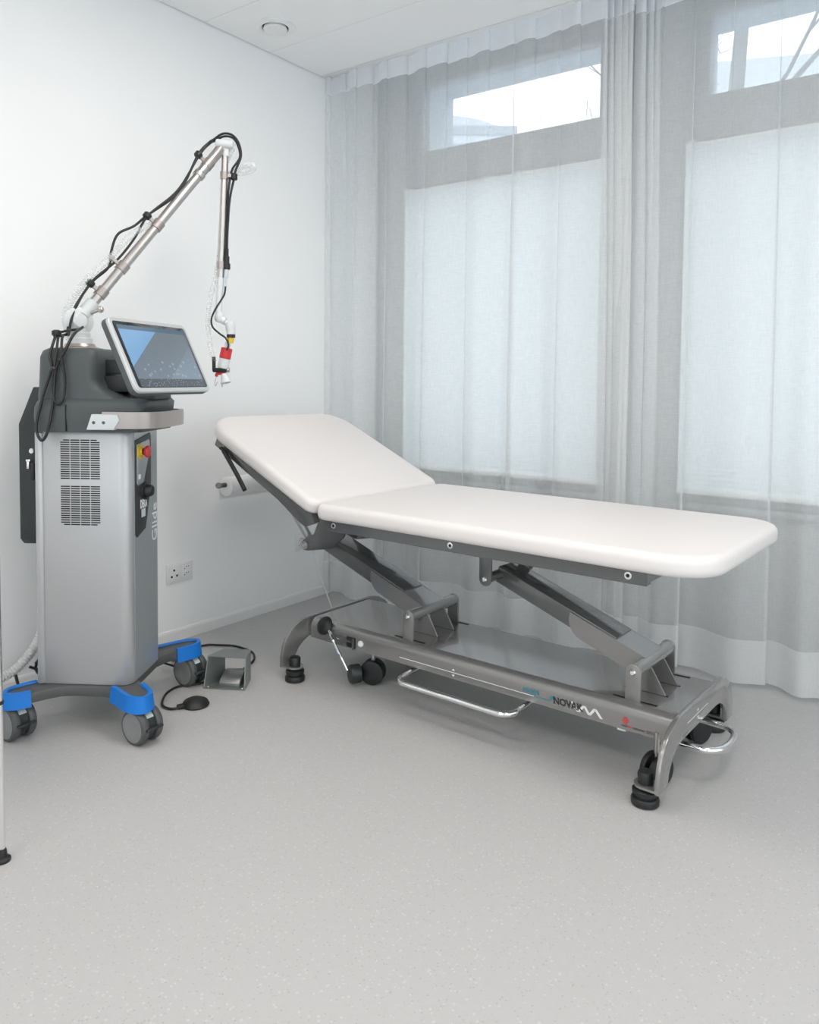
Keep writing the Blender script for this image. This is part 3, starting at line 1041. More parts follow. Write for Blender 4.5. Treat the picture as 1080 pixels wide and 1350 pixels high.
def laser_castor(a_, b_, ang):
    mm = Matrix.Translation((a_, b_, 0)) @ Matrix.Rotation(ang - LA, 4, 'Z')
    q = nb()                                             # housing between the wheels (axle along local y)
    lathe(q, [(0.034, -0.014), (0.046, -0.012), (0.046, 0.012), (0.034, 0.014)], 24, mm @ Matrix.Translation((0, 0, 0.054)) @ Matrix.Rotation(math.pi / 2, 4, 'X'))
    cyl(q, mm @ Vector((0.0, 0, 0.09)), mm @ Vector((0.0, 0, 0.113)), 0.012, 14)
    ca = obj('castor', q, 'castor_body', laser)
    for s in (-1, 1):
        W = mm @ Matrix.Translation((0, 0, 0.054)) @ Matrix.Rotation(-s * math.pi / 2, 4, 'X') @ Matrix.Translation((0, 0, 0.013))
        q = nb(); lathe(q, [(0.040, 0.0), (0.0515, 0.002), (0.054, 0.007), (0.054, 0.018), (0.050, 0.024), (0.044, 0.026), (0.043, 0.020), (0.03, 0.018)], 32, W)
        wh = obj('wheel', q, 'tyre', ca)
        q = nb(); lathe(q, [(0.044, 0.016), (0.044, 0.0255), (0.020, 0.027), (0.016, 0.026), (0.001, 0.026)], 32, W)
        obj('wheel_hub', q, 'hub', wh)
    rr0 = 0.0472
    # label strip over the housing and the brake tab
    pts = []
    q = nb()
    rings = []
    for i in range(5):
        t = math.radians(38 + 34 * i / 4)
        rings.append([mm @ Vector((rr0 * math.cos(t), y_, 0.054 + rr0 * math.sin(t))) for y_ in (-0.012, 0.012)])
    loft(q, rings, cap=False, closed=False)
    obj('label_strip', q, 'sticker', ca)
    q = nb(); box(q, 0.040, 0.062, -0.030, 0.030, 0.052, 0.060, bev=0.003, m=mm)
    obj('brake_tab', q, 'castor_body', ca)
AX = math.radians(3)
for a_, b_ in ((-0.004, -0.012), (2 * CA + 0.004, -0.012), (-0.004, 2 * CB + 0.012), (2 * CA + 0.004, 2 * CB + 0.012)):
    laser_castor(a_, b_, AX)

# cabinet
BA0, BA1, BB0, BB1 = -0.343, -0.062, 0.045, 0.305
ZC = 0.936
b = nb(); rslab(b, BA0, BA1, BB0, BB1, 0.147, ZC, (0.035, 0.03, 0.012, 0.035), 0.002, n=8, ne=2)
cab = obj('cabinet', b, 'silver', laser, smooth=50)
b = nb(); box(b, BA1 - 0.002, BA1 + 0.0012, BB0 + 0.036, BB1 - 0.037, 0.150, ZC - 0.002)
obj('front_panel', b, 'silver_front', cab, smooth=0)
b = nb(); rslab(b, BA0 - 0.014, BA0 + 0.012, BB0 - 0.008, BB0 + 0.03, 0.150, ZC - 0.003, 0.010, 0.002, n=5, ne=2)
obj('edge_strip', b, 'silver', cab, smooth=50)
# ventilation slots: near-black strips on the face stand in for shade inside
for k, (zt, zb) in enumerate(((0.914, 0.789), (0.771, 0.646))):
    q = nb()
    rows = 18
    for j in range(rows):
        z = zt + (zb - zt) * (j + 0.5) / rows
        for c in range(4):
            xa = BA0 + 0.066 + c * 0.0315
            xb = xa + 0.0285
            if (k == 0 and j == 0) or (k == 1 and j == rows - 1):
                if c == 0: xa += 0.009
                if c == 3: xb -= 0.009
            box(q, xa, xb, BB0 - 0.0006, BB0 + 0.003, z - 0.0018, z + 0.0018)
    o = obj('vent_slots', q, 'dark_hole', cab, smooth=0)
    o['kind'] = 'stuff'
# front control strip, on the face towards +a
FA = BA1 + 0.0012
fpoly = [(0.083, 0.908), (0.205, 0.925), (0.213, 0.915), (0.213, 0.765), (0.165, 0.620), (0.095, 0.602), (0.083, 0.612)]
b = nb(); prism(b, fpoly, FA - 0.001, FA + 0.003, 'yz', bev=0.001)
cp = obj('control_strip', b, 'mount', cab, smooth=40)
b = nb(); prism(b, [(0.090, 0.895), (0.188, 0.905), (0.194, 0.898), (0.194, 0.868), (0.142, 0.772), (0.098, 0.765), (0.090, 0.772)], FA + 0.003, FA + 0.006, 'yz', bev=0.001)
obj('switch_plate', b, 'silver_front', cp, smooth=40)
b = nb(); lathe(b, [(0.024, 0), (0.024, 0.004), (0.012, 0.005), (0.011, 0.010)], 24, frame_z((FA + 0.006, 0.112, 0.872), (1, 0, 0)))
obj('switch_collar', b, 'yellow', cp)
b = nb(); lathe(b, [(0.010, 0.0), (0.011, 0.009), (0.014, 0.012)], 20, frame_z((FA + 0.010, 0.112, 0.872), (1, 0, 0)))
es = obj('switch_stem', b, 'black', cp)
b = nb(); lathe(b, [(0.012, 0), (0.017, 0.004), (0.020, 0.010), (0.018, 0.014), (0.001, 0.017)], 24, frame_z((FA + 0.021, 0.112, 0.872), (1, 0, 0)))
o = obj('stop_button', b, 'red', es); o['label'] = 'red mushroom emergency stop button'
b = nb(); box(b, FA + 0.006, FA + 0.007, 0.098, 0.114, 0.785, 0.800)
obj('key_label', b, 'ink_white', cp, smooth=0)
b = nb(); lathe(b, [(0.030, 0), (0.029, 0.004), (0.020, 0.006), (0.019, 0.020), (0.015, 0.026), (0.001, 0.027)], 24, frame_z((FA + 0.003, 0.158, 0.742), (1, 0, 0)))
obj('key_switch', b, 'black', cp)
fm = lambda bb, z: axes((FA + 0.0034, bb, z), (0, 1, 0), (0, 0, 1), (1, 0, 0))
obj('print_text', text_bm('DEKA', 0.038, fm(0.118, 0.690), width=0.055, bold=0.0012), 'ink_white', cp, smooth=0)
b = nb(); box(b, FA + 0.003, FA + 0.0038, 0.128, 0.160, 0.660, 0.686)
obj('badge', b, 'sticker', cp, smooth=0)
obj('print_text', text_bm('Glide', 0.062, axes((FA + 0.0006, 0.266, 0.560), (0, 0, 1), (0, -1, 0), (1, 0, 0)), width=0.125), 'ink_white', cab, smooth=0)

# console: skirt, tower and low front deck
b = nb()
sk = lambda a0, a1, b0, b1, z, r: [(p[0], p[1], z) for p in rr(a0, a1, b0, b1, r, 6)]
loft(b, [sk(-0.352, -0.020, 0.020, 0.315, 0.937, 0.03), sk(-0.356, -0.012, 0.014, 0.320, 0.985, 0.034), sk(-0.355, -0.008, 0.015, 0.319, 1.012, 0.036), sk(-0.350, -0.004, 0.020, 0.315, 1.028, 0.038), sk(-0.340, -0.014, 0.032, 0.304, 1.040, 0.034)])
console = obj('console', b, 'console', laser, smooth=55)
b = nb()
tw = lambda a0, a1, b0, b1, z, rf: [(p[0], p[1], z) for p in rr(a0, a1, b0, b1, (rf, 0.02, 0.02, rf), 6)]
loft(b, [tw(-0.344, -0.070, 0.030, 0.308, 1.034, 0.03), tw(-0.344, -0.110, 0.030, 0.308, 1.048, 0.03), tw(-0.342, -0.150, 0.031, 0.307, 1.070, 0.03), tw(-0.341, -0.162, 0.032, 0.306, 1.10, 0.03), tw(-0.339, -0.162, 0.034, 0.304, 1.165, 0.03), tw(-0.333, -0.166, 0.040, 0.298, 1.184, 0.028), tw(-0.318, -0.176, 0.052, 0.286, 1.193, 0.022)])
obj('console_tower', b, 'console', console, smooth=60)
b = nb(); box(b, -0.245, -0.243, 0.0125, 0.02, 0.94, 1.02)
obj('seam', b, 'dark_hole', console, smooth=0)
# handle: taupe flat bar round the front, on white end brackets
hp = [(-0.125, 0.004), (-0.06, 0.004), (-0.025, 0.008), (0.002, 0.022), (0.018, 0.046), (0.025, 0.080), (0.030, 0.168), (0.025, 0.255), (0.018, 0.290), (0.002, 0.313), (-0.025, 0.328), (-0.06, 0.332), (-0.125, 0.332)]
c = catmull([(*p, 0) for p in hp], 5)
b = nb()
rings = []
for i, p in enumerate(c):
    d = (c[min(i + 1, len(c) - 1)] - c[max(i - 1, 0)]).normalized()
    nr = Vector((d.y, -d.x, 0))
    rings.append([(p.x + nr.x * o, p.y + nr.y * o, z) for o, z in ((0.006, 0.950), (0.007, 0.975), (0.006, 1.000), (-0.006, 1.000), (-0.006, 0.950))])
loft(b, rings)
hd = obj('handle', b, 'taupe', laser, smooth=40)
for bb, s in ((0.004, -1), (0.332, 1)):
    b = nb(); prism(b, [(-0.172, 0.946), (-0.088, 0.946), (-0.070, 0.975), (-0.076, 0.993), (-0.156, 0.993)], bb - 0.012, bb + 0.012, 'xz', bev=0.004)
    hb = obj('handle_bracket', b, 'white_part', hd, smooth=40)
    for aa in (-0.148, -0.118):
        b = nb(); lathe(b, [(0.005, 0.0), (0.005, 0.0008), (0.001, 0.001)], 10, frame_z((aa, bb + s * 0.012, 0.968), (0, s, 0)))
        obj('screw', b, 'plate', hb)

# monitor, tilted back and swivelled
MC = Linv @ Vector((0.763, -1.479, 1.167))
ps, ta = math.radians(20.4) - LA, math.radians(25.2)
nrm = Vector((math.cos(ps) * math.cos(ta), math.sin(ps) * math.cos(ta), math.sin(ta)))
mr = Vector((-math.sin(ps), math.cos(ps), 0))
mu = nrm.cross(mr)
MM = axes(MC, mr, mu, nrm)
MW, MH = 0.382, 0.228
b = nb(); rslab(b, -MW / 2, MW / 2, -MH / 2, MH / 2, -0.026, -0.004, 0.020, 0.006, n=6, ne=3)
mon = obj('monitor', b, 'console', laser, MM, smooth=50)
b = nb(); rslab(b, -MW / 2, MW / 2, -MH / 2, MH / 2, -0.010, 0.002, 0.020, 0.004, n=6, ne=3)
obj('monitor_rim', b, 'monitor_rim', mon, smooth=50)
b = nb(); rslab(b, -MW / 2 + 0.013, MW / 2 - 0.013, -MH / 2 + 0.013, MH / 2 - 0.013, 0.0, 0.0028, 0.010, 0.0005, n=5, ne=1)
obj('bezel', b, 'bezel', mon, smooth=50)
b = nb(); box(b, -MW / 2 + 0.026, MW / 2 - 0.026, -MH / 2 + 0.015, MH / 2 - 0.024, 0.002, 0.0032)
o = obj('screen', b, 'screen', mon, smooth=0); o['label'] = 'lit blue-grey screen picture with a bright blue wedge and water drops'
# mount between tower and monitor
b = nb()
box(b, -0.168, 0.02, 0.11, 0.20, 1.115, 1.160, bev=0.004)
box(b, -0.168, 0.03, 0.10, 0.21, 1.058, 1.108, bev=0.006)
obj('monitor_mount', b, 'mount', laser)
b = nb(); rslab(b, -0.07, 0.005, 0.06, 0.25, 1.036, 1.062, 0.03, 0.006, n=6, ne=3)
obj('mount_foot', b, 'mount', laser)

# articulated arm
b = nb(); PV = Vector((-0.288, 0.205, 0))
lathe(b, [(0.075, 1.186), (0.072, 1.197), (0.050, 1.203), (0.045, 1.212)], 30, Matrix.Translation(PV))
ab = obj('arm_base', b, 'taupe', laser)
b = nb(); lathe(b, [(0.040, 1.205), (0.040, 1.228), (0.033, 1.232), (0.033, 1.246), (0.024, 1.250), (0.024, 1.270)], 24, Matrix.Translation(PV))
obj('arm_post', b, 'white_part', ab)
A0 = Vector((-0.292, 0.209, 1.290))
A1 = Vector((0.079, 0.547, 1.936))
ad = (A1 - A0).normalized()
AL = (A1 - A0).length
acr = Vector((1, -0.4, 0)).normalized()                       # roughly towards the room
yokea = ad.cross(Vector((0, 0, 1))).normalized()              # horizontal axis of the shoulder
if yokea.y > 0: yokea = -yokea
b = nb()
lathe(b, [(0.040, -0.020), (0.046, -0.016), (0.046, 0.016), (0.040, 0.020)], 28, frame_z(A0 + Vector((-0.004, 0, -0.006)), yokea))
lathe(b, [(0.020, 0.018), (0.024, 0.030), (0.020, 0.036), (0.001, 0.037)], 20, frame_z(A0 + Vector((-0.004, 0, -0.006)), yokea))
sh = obj('shoulder_joint', b, 'white_part', laser)
b = nb(); cyl(b, A0 + Vector((0.05, -0.02, 0.02)), A0 + Vector((0.082, -0.03, 0.030)), 0.005, 10)
lathe(b, [(0.001, -0.011), (0.008, -0.008), (0.011, 0), (0.008, 0.008), (0.001, 0.011)], 14, Matrix.Translation(A0 + Vector((0.086, -0.031, 0.031))))
obj('lock_knob', b, 'steel', sh)
b = nb(); cyl(b, A0 + ad * 0.02, A0 + ad * 0.075, 0.024, 20)
obj('shoulder_sleeve', b, 'white_part', sh)
b = nb(); cyl(b, A0 + ad * 0.07, A0 + ad * (AL * 0.86), 0.0165, 22)
obj('upper_arm_tube', b, 'steel', laser)
b = nb()
lathe(b, [(0.0205, 0.0), (0.0215, 0.004), (0.0215, 0.018), (0.0185, 0.022), (0.0185, 0.155), (0.0165, 0.16)], 22, frame_z(A0 + ad * (AL * 0.82), ad))
obj('upper_arm_sleeve', b, 'steel', laser)
EL = Vector((0.095, 0.559, 1.953))
b = nb()
cyl(b, EL - Vector((0.032, 0.02, 0.0)), EL + Vector((0.030, -0.012, -0.004)), 0.016, 20, bev=0.004)
cyl(b, EL - ad * 0.03, EL + ad * 0.012, 0.017, 20, bev=0.003)
cyl(b, EL + Vector((0.006, -0.006, 0.010)), EL + Vector((0.0, -0.006, -0.045)), 0.0145, 18, bev=0.003)
obj('elbow_joint', b, 'white_part', laser)
D0, D1, D2 = Vector((0.094, 0.553, 1.925)), Vector((0.081, 0.535, 1.470)), Vector((0.075, 0.528, 1.343))
b = nb(); cyl(b, D0, D1, 0.0125, 20)
obj('forearm_tube', b, 'steel', laser)
b = nb(); cyl(b, D1, D2, 0.0120, 20)
obj('forearm_end', b, 'white_part', laser)
# tube clamps with cable clips
along = lambda t: A0 + ad * t
side_dir = (Vector((0, 0, 1)) - ad * ad.z).normalized()       # upper-left side of the sloping tube
for i, t in enumerate((0.118, 0.232, 0.43, 0.735)):
    p = along(t)
    q = nb(); lathe(q, [(0.0165, -0.016), (0.0205, -0.015), (0.0205, 0.015), (0.0165, 0.016)], 20, frame_z(p, ad))
    mfr = axes(p, ad, side_dir, ad.cross(side_dir))
    box(q, -0.006, 0.006, 0.016, 0.040 if i != 1 else 0.055, -0.006, 0.006, bev=0.001, seg=1, m=mfr)
    cl = obj('arm_clamp', q, 'taupe', laser)
    if i != 1:
        q = nb(); lathe(q, [(0.011, -0.010), (0.014, -0.007), (0.014, 0.007), (0.011, 0.010)], 14, frame_z(p + side_dir * 0.045, ad))
        obj('cable_clip', q, 'black', cl)
frd = Vector((0.93, 0.0, -0.02)).normalized()
for z, k in ((1.84, 0.036), (1.515, 0.022)):
    p = D0.lerp(D1, (1.925 - z) / (1.925 - 1.47))
    q = nb(); lathe(q, [(0.0125, -0.014), (0.0155, -0.013), (0.0155, 0.013), (0.0125, 0.014)], 18, Matrix.Translation(p))
    box(q, 0.012, k, -0.006, 0.006, -0.006, 0.006, m=Matrix.Translation(p))
    cl = obj('arm_clamp', q, 'taupe', laser)
    q = nb(); lathe(q, [(0.009, -0.012), (0.012, -0.009), (0.012, 0.009), (0.009, 0.012)], 14, Matrix.Translation(p + Vector((k, 0, -0.004))))
    obj('cable_clip', q, 'black', cl)
# wrist joints and handpiece
J1, J2, J3 = Vector((0.079, 0.527, 1.325)), Vector((0.120, 0.524, 1.296)), Vector((0.122, 0.524, 1.264))
b = nb()
lathe(b, [(0.001, -0.019), (0.013, -0.015), (0.018, -0.006), (0.018, 0.006), (0.013, 0.018)], 20, Matrix.Translation(J1))
cyl(b, J1, J1.lerp(J2, 0.55), 0.014, 18, bev=0.003)
cyl(b, J1.lerp(J2, 0.58), J2, 0.012, 18)
lathe(b, [(0.001, 0.020), (0.013, 0.015), (0.018, 0.004), (0.018, -0.008), (0.015, -0.022)], 20, Matrix.Translation(J2))
cyl(b, J2, J3, 0.0155, 18)
wr = obj('wrist_joint', b, 'white_part', laser)
b = nb(); cyl(b, J3, J3 - Vector((0.0, 0, 0.012)), 0.0155, 18)
obj('wrist_band', b, 'black', wr)
b = nb(); cyl(b, J3 - Vector((0, 0, 0.012)), J3 - Vector((0.004, 0, 0.030)), 0.0125, 18)
obj('warning_plate', b, 'yellow', wr)
hdv = Vector((-0.020, -0.004, -0.100)).normalized()
h0 = Vector((0.112, 0.523, 1.236))
b = nb(); cyl(b, h0, h0 + hdv * 0.025, 0.011, 16)
cyl(b, h0 + hdv * 0.060, h0 + hdv * 0.098, 0.0200, 22, bev=0.003)
hpz = obj('handpiece', b, 'white_part', laser)
b = nb(); cyl(b, h0 + hdv * 0.022, h0 + hdv * 0.062, 0.0205, 22, bev=0.002)
obj('handpiece_collar', b, 'red', hpz)
hx = h0 + hdv * 0.104
b = nb(); box(b, -0.034, 0.018, -0.008, 0.008, -0.008, 0.008, bev=0.002, m=Matrix.Translation(hx)); box(b, -0.036, -0.026, -0.008, 0.008, -0.004, 0.048, bev=0.002, m=Matrix.Translation(hx))
obj('hose_bracket', b, 'black', hpz)
b = nb(); cyl(b, hx + Vector((0.018, 0, 0)), hx + Vector((0.026, 0, 0)), 0.008, 14)
obj('bracket_screw', b, 'steel', hpz)
b = nb()
tube(b, [hx + Vector((-0.022, 0, -0.024)), hx + Vector((-0.020, 0, -0.014)), hx + Vector((-0.004, 0, -0.012)), hx + Vector((0.010, 0, -0.014)), hx + Vector((0.012, 0, -0.028))], 0.0058, 10, 4)
tube(b, [hx + Vector((-0.004, 0, -0.012)), hx + Vector((-0.006, 0, 0.0))], 0.006, 10)
obj('tip_fork', b, 'red', hpz)
b = nb(); tube(b, [hx + Vector((-0.020, 0, -0.020)), hx + Vector((-0.027, -0.002, -0.042)), hx + Vector((-0.025, 0, -0.058)), hx + Vector((-0.019, 0.002, -0.042))], 0.0012, 6, 4)
tube(b, [hx + Vector((0.002, 0, -0.018)), hx + Vector((-0.003, -0.002, -0.045)), hx + Vector((-0.001, 0, -0.062)), hx + Vector((0.002, 0.002, -0.044))], 0.0012, 6, 4)
obj('tip_wire', b, 'steel', hpz)
b = nb(); lathe(b, [(0.011, 0.0), (0.019, 0.034), (0.017, 0.034), (0.009, 0.004)], 22, frame_z(hx + Vector((0.006, 0, -0.014)), (0.25, -0.15, -1)))
obj('suction_cone', b, 'white_part', hpz)

# cables and clear hose along the arm
def lcable(name, pts, r, m_, sub=8, n=8):
    q = nb(); tube(q, pts, r, n, sub)
    return obj(name, q, m_, laser, smooth=60)
sd = side_dir
c1 = [A0 + Vector((-0.020, -0.045, -0.055)), A0 + Vector((-0.014, -0.02, 0.02)), along(0.118) + sd * 0.044, along(0.20) + sd * 0.034, along(0.25) + sd * 0.060, along(0.31) + sd * 0.078, along(0.37) + sd * 0.056,
      along(0.43) + sd * 0.046, along(0.58) + sd * 0.016, along(0.735) + sd * 0.046, along(0.80) + sd * 0.044, EL + Vector((-0.045, 0, 0.020)), EL + Vector((-0.012, 0, 0.040)), EL + Vector((0.022, 0, 0.036)), EL + Vector((0.046, 0, 0.008)), EL + Vector((0.055, 0, -0.04)), Vector((0.132, 0.553, 1.86)), Vector((0.127, 0.55, 1.83)), Vector((0.112, 0.545, 1.75)), Vector((0.105, 0.54, 1.63)), Vector((0.104, 0.537, 1.54))]
lcable('arm_cable', c1, 0.0042, 'cable')
c2 = [A0 + Vector((-0.012, -0.050, -0.055)), A0 + Vector((-0.006, -0.025, 0.02)), along(0.118) + sd * 0.046 + ad.cross(sd) * 0.006, along(0.24) + sd * 0.028, along(0.34) + sd * 0.030,
      along(0.43) + sd * 0.044 + ad.cross(sd) * 0.006, along(0.58) + sd * 0.022, along(0.735) + sd * 0.043 + ad.cross(sd) * 0.007, along(0.80) + sd * 0.040, EL + Vector((-0.040, 0.004, 0.016)), EL + Vector((-0.010, 0.005, 0.032)), EL + Vector((0.022, 0.004, 0.027)), EL + Vector((0.043, 0.003, -0.002)), EL + Vector((0.050, 0.002, -0.045)), Vector((0.118, 0.553, 1.86)), Vector((0.108, 0.55, 1.80)), Vector((0.100, 0.545, 1.70)), Vector((0.099, 0.54, 1.60)), Vector((0.098, 0.537, 1.50))]
lcable('arm_cable', c2, 0.0040, 'cable')
b = nb(); cyl(b, (0.104, 0.537, 1.575), (0.104, 0.536, 1.545), 0.0065, 12); cyl(b, (0.104, 0.536, 1.548), (0.103, 0.535, 1.500), 0.0095, 14, bev=0.002)
cn = obj('cable_connector', b, 'black', laser)
b = nb(); cyl(b, (0.103, 0.535, 1.500), (0.101, 0.533, 1.470), 0.0075, 14); cyl(b, (0.101, 0.533, 1.472), (0.100, 0.532, 1.438), 0.005, 12)
obj('connector_sleeve', b, 'sticker', cn)
lcable('arm_cable', [(0.100, 0.532, 1.440), (0.097, 0.528, 1.41), (0.085, 0.522, 1.385), (0.068, 0.515, 1.355), (0.054, 0.512, 1.320), (0.058, 0.512, 1.290), (0.083, 0.514, 1.266), (0.106, 0.510, 1.250), (0.118, 0.505, 1.225), (0.112, 0.503, 1.205)], 0.0035, 'cable')
# hanging cable loops on the near side of the console
KN = A0 + Vector((0.000, -0.150, -0.052))
lcable('cable_loop', [A0 + Vector((-0.018, -0.045, -0.05)), A0 + Vector((-0.030, -0.10, -0.06)), KN, KN + Vector((-0.004, -0.035, -0.07)), (-0.288, 0.018, 1.13), (-0.311, 0.012, 1.05), (-0.328, 0.0, 0.955), (-0.310, -0.003, 0.912), (-0.290, 0.0, 0.950), (-0.279, 0.012, 1.05), (-0.274, 0.018, 1.13), (-0.244, 0.022, 1.19), (-0.238, 0.06, 1.235), (-0.248, 0.14, 1.262)], 0.0045, 'cable')
lcable('cable_loop', [KN + Vector((0.006, 0.0, -0.005)), (-0.276, 0.02, 1.16), (-0.284, 0.014, 1.09), (-0.276, 0.010, 1.035), (-0.262, 0.010, 1.022), (-0.248, 0.012, 1.045), (-0.246, 0.016, 1.10), (-0.256, 0.018, 1.16), (-0.266, 0.04, 1.215), KN + Vector((0.012, 0.02, -0.005))], 0.0040, 'cable')
b = nb(); lathe(b, [(0.007, -0.007), (0.011, 0), (0.007, 0.007)], 12, Matrix.Translation((-0.282, 0.018, 1.128)))
obj('cable_tie', b, 'black', laser)
b = nb(); lathe(b, [(0.008, -0.010), (0.014, -0.006), (0.014, 0.006), (0.008, 0.010)], 14, Matrix.Translation(KN))
tube(b, [KN, KN + Vector((0.015, 0.05, 0.012)), A0 + Vector((-0.006, -0.05, -0.036)), A0 + Vector((0.02, -0.045, -0.034))], 0.004, 8, 5)
obj('cable_tie', b, 'black', laser)
q = nb(); ribbed(q, [(-0.338, 0.26, 1.19), A0 + Vector((-0.052, 0.02, -0.02)), A0 + Vector((-0.048, 0.02, 0.04)), along(0.118) + sd * 0.060, along(0.23) + sd * 0.050, along(0.35) + sd * 0.042, along(0.45) + sd * 0.020 + Vector((0.02, 0.03, 0))], 0.0115, 0.0085, 10, 0.25)
obj('clear_hose', q, 'clear_hose', laser, smooth=30)
q = nb(); ribbed(q, [along(0.85) + Vector((0.02, 0.03, -0.01)), EL + Vector((-0.02, 0.05, -0.075)), EL + Vector((0.03, 0.05, -0.09)), EL + Vector((0.088, 0.02, -0.088)), EL + Vector((0.105, -0.01, -0.078)), EL + Vector((0.085, 0.015, -0.068)), EL + Vector((0.035, 0.04, -0.075)), (0.092, 0.585, 1.83), (0.076, 0.572, 1.70), (0.068, 0.560, 1.55), (0.055, 0.545, 1.46), (0.040, 0.535, 1.38), (0.036, 0.528, 1.30), (0.050, 0.520, 1.21), (0.062, 0.520, 1.165)], 0.0095, 0.0075, 10, 0.25)
obj('clear_hose', q, 'clear_hose', laser, smooth=30)
# dark document case on the far left side with a key in its lock
b = nb()
prism(b, [(0.10, 0.590), (0.12, 0.572), (0.28, 0.572), (0.28, 1.070), (0.19, 1.070), (0.10, 0.955)], -0.440, -0.360, 'yz', bev=0.006)
case = obj('side_case', b, 'case', laser, smooth=40)
b = nb(); lathe(b, [(0.009, 0), (0.009, 0.006), (0.007, 0.008), (0.001, 0.008)], 14, frame_z((-0.395, 0.100, 0.870), (0, -1, 0)))
lk = obj('case_lock', b, 'chrome', case)
b = nb(); box(b, -0.404, -0.390, 0.076, 0.092, 0.838, 0.846, bev=0.002); box(b, -0.404, -0.396, 0.080, 0.088, 0.815, 0.842, bev=0.002)
obj('key', b, 'chrome', lk)
b = nb(); rslab(b, -0.394, -0.378, 0.078, 0.092, 0.780, 0.835, 0.005, 0.003, n=3, ne=2)
obj('key_fob', b, 'black', lk)

# ------------------------------------------------------------------ hose and straps behind the laser
e = tag(empty('corrugated_hose', (0.16, -1.50, 0.0)), 'pale corrugated hose curving down to the floor behind the laser machine', 'hose')
inv = Matrix.Translation((-0.16, 1.50, 0))
q = nb(); ribbed(q, [(0.10, -1.80, 0.115), (0.11, -1.70, 0.105), (0.12, -1.625, 0.112), (0.13, -1.575, 0.145), (0.14, -1.53, 0.205), (0.15, -1.505, 0.285), (0.155, -1.495, 0.38), (0.17, -1.46, 0.50)], 0.0165, 0.010, 12, 0.16)
bmesh.ops.transform(q, matrix=inv, verts=q.verts[:])
obj('hose_body', q, 'hose', e, smooth=30)
b = nb()
for pts in ([(0.16, -1.495, 0.205), (0.15, -1.545, 0.115), (0.20, -1.50, 0.088), (0.215, -1.475, 0.16)], [(0.14, -1.560, 0.125), (0.19, -1.515, 0.105), (0.215, -1.470, 0.115)], [(0.15, -1.545, 0.135), (0.18, -1.51, 0.150), (0.215, -1.470, 0.150)], [(0.125, -1.60, 0.11), (0.15, -1.60, 0.06)]):
    tube(b, [Vector(p) for p in pts], 0.005, 6, 4)
bmesh.ops.transform(b, matrix=inv, verts=b.verts[:])
obj('strap', b, 'black', e, smooth=60)

# ------------------------------------------------------------------ foot switches on the floor
gx = Vector((0.133, 0.076, 0)).normalized()
gang = math.atan2(gx.y, gx.x)
ped = tag(empty('guarded_foot_pedal', (0.503, -1.124, 0.0), gang), 'cast metal foot pedal inside a green-grey steel guard on the floor', 'foot pedal')
gl, gd, gh = 0.153, 0.105, 0.108
PLN = [(0, 0), (gl, 0), (gl - 0.012, gd), (0.040, gd)]
b = nb(); prism(b, PLN, 0.001, 0.005, 'xy')
gu = obj('guard_floor', b, 'guard', ped, smooth=0)
for (xa, xb), t in (((0.0, 0.040), 0.004), ((gl, gl - 0.012), -0.004)):
    b = nb()
    Vx = [[(xa + (xb - xa) * y / gd + o, y, z) for (y, z) in ((0.0, 0.005), (gd, 0.005), (gd, gh), (0.022, gh))] for o in (0, t)]
    loft(b, Vx)
    obj('guard_side', b, 'guard', ped, smooth=0)
b = nb(); prism(b, [(0.0085, 0.022), (gl - 0.0025, 0.022), (gl - 0.012, gd), (0.040, gd)], gh, gh + 0.004, 'xy')
obj('guard_top', b, 'guard', ped, smooth=0)
for x in (0.014, gl - 0.014):
    b = nb(); lathe(b, [(0.006, 0.005), (0.005, 0.007), (0.001, 0.0075)], 12, Matrix.Translation((x, 0.012, 0)))
    obj('screw', b, 'chrome', gu)
b = nb(); prism(b, [(0.018, 0.006), (0.10, 0.006), (0.10, 0.042), (0.08, 0.045), (0.022, 0.026), (0.016, 0.018)], 0.052, 0.128, 'yz', bev=0.004)
obj('treadle', b, 'pedal', ped, smooth=40)
gm = (Matrix.Translation((0.503, -1.124, 0.0)) @ Matrix.Rotation(gang, 4, 'Z')).inverted()
q = nb(); tube(q, [gm @ Vector(p) for p in ((0.525, -1.005, 0.035), (0.505, -0.965, 0.012), (0.478, -0.900, 0.006), (0.450, -0.840, 0.006), (0.415, -0.800, 0.006), (0.36, -0.770, 0.006), (0.263, -0.766, 0.006), (0.20, -0.800, 0.006), (0.158, -0.836, 0.006), (0.15, -0.93, 0.006), (0.20, -1.02, 0.006), (0.26, -1.10, 0.05))], 0.0045, 8, 8)
obj('cable', q, 'cable', ped, smooth=60)
puck = tag(empty('foot_switch', (0.597, -1.232, 0.0), 0.0), 'flat black round foot switch lying on the floor in front of the guarded pedal', 'foot switch')
b = nb(); lathe(b, [(0.044, 0.001), (0.046, 0.005), (0.040, 0.016), (0.024, 0.024), (0.001, 0.027)], 30)
obj('switch_dome', b, 'black', puck)
b = nb(); box(b, -0.012, 0.012, -0.062, -0.036, 0.002, 0.014, bev=0.003)
bmesh.ops.transform(b, matrix=Matrix.Rotation(math.radians(-20), 4, 'Z'), verts=b.verts[:])
obj('cable_boot', b, 'black', puck)
q = nb(); tube(q, [Vector(p) - Vector((0.597, -1.232, 0)) for p in ((0.585, -1.285, 0.007), (0.566, -1.308, 0.006), (0.535, -1.312, 0.006), (0.505, -1.299, 0.006), (0.462, -1.258, 0.006), (0.437, -1.218, 0.006), (0.430, -1.17, 0.006), (0.46, -1.115, 0.006), (0.475, -1.06, 0.006), (0.44, -1.00, 0.006), (0.38, -0.99, 0.006), (0.30, -1.05, 0.006), (0.27, -1.12, 0.04))], 0.0042, 8, 8)
obj('cable', q, 'cable', puck, smooth=60)

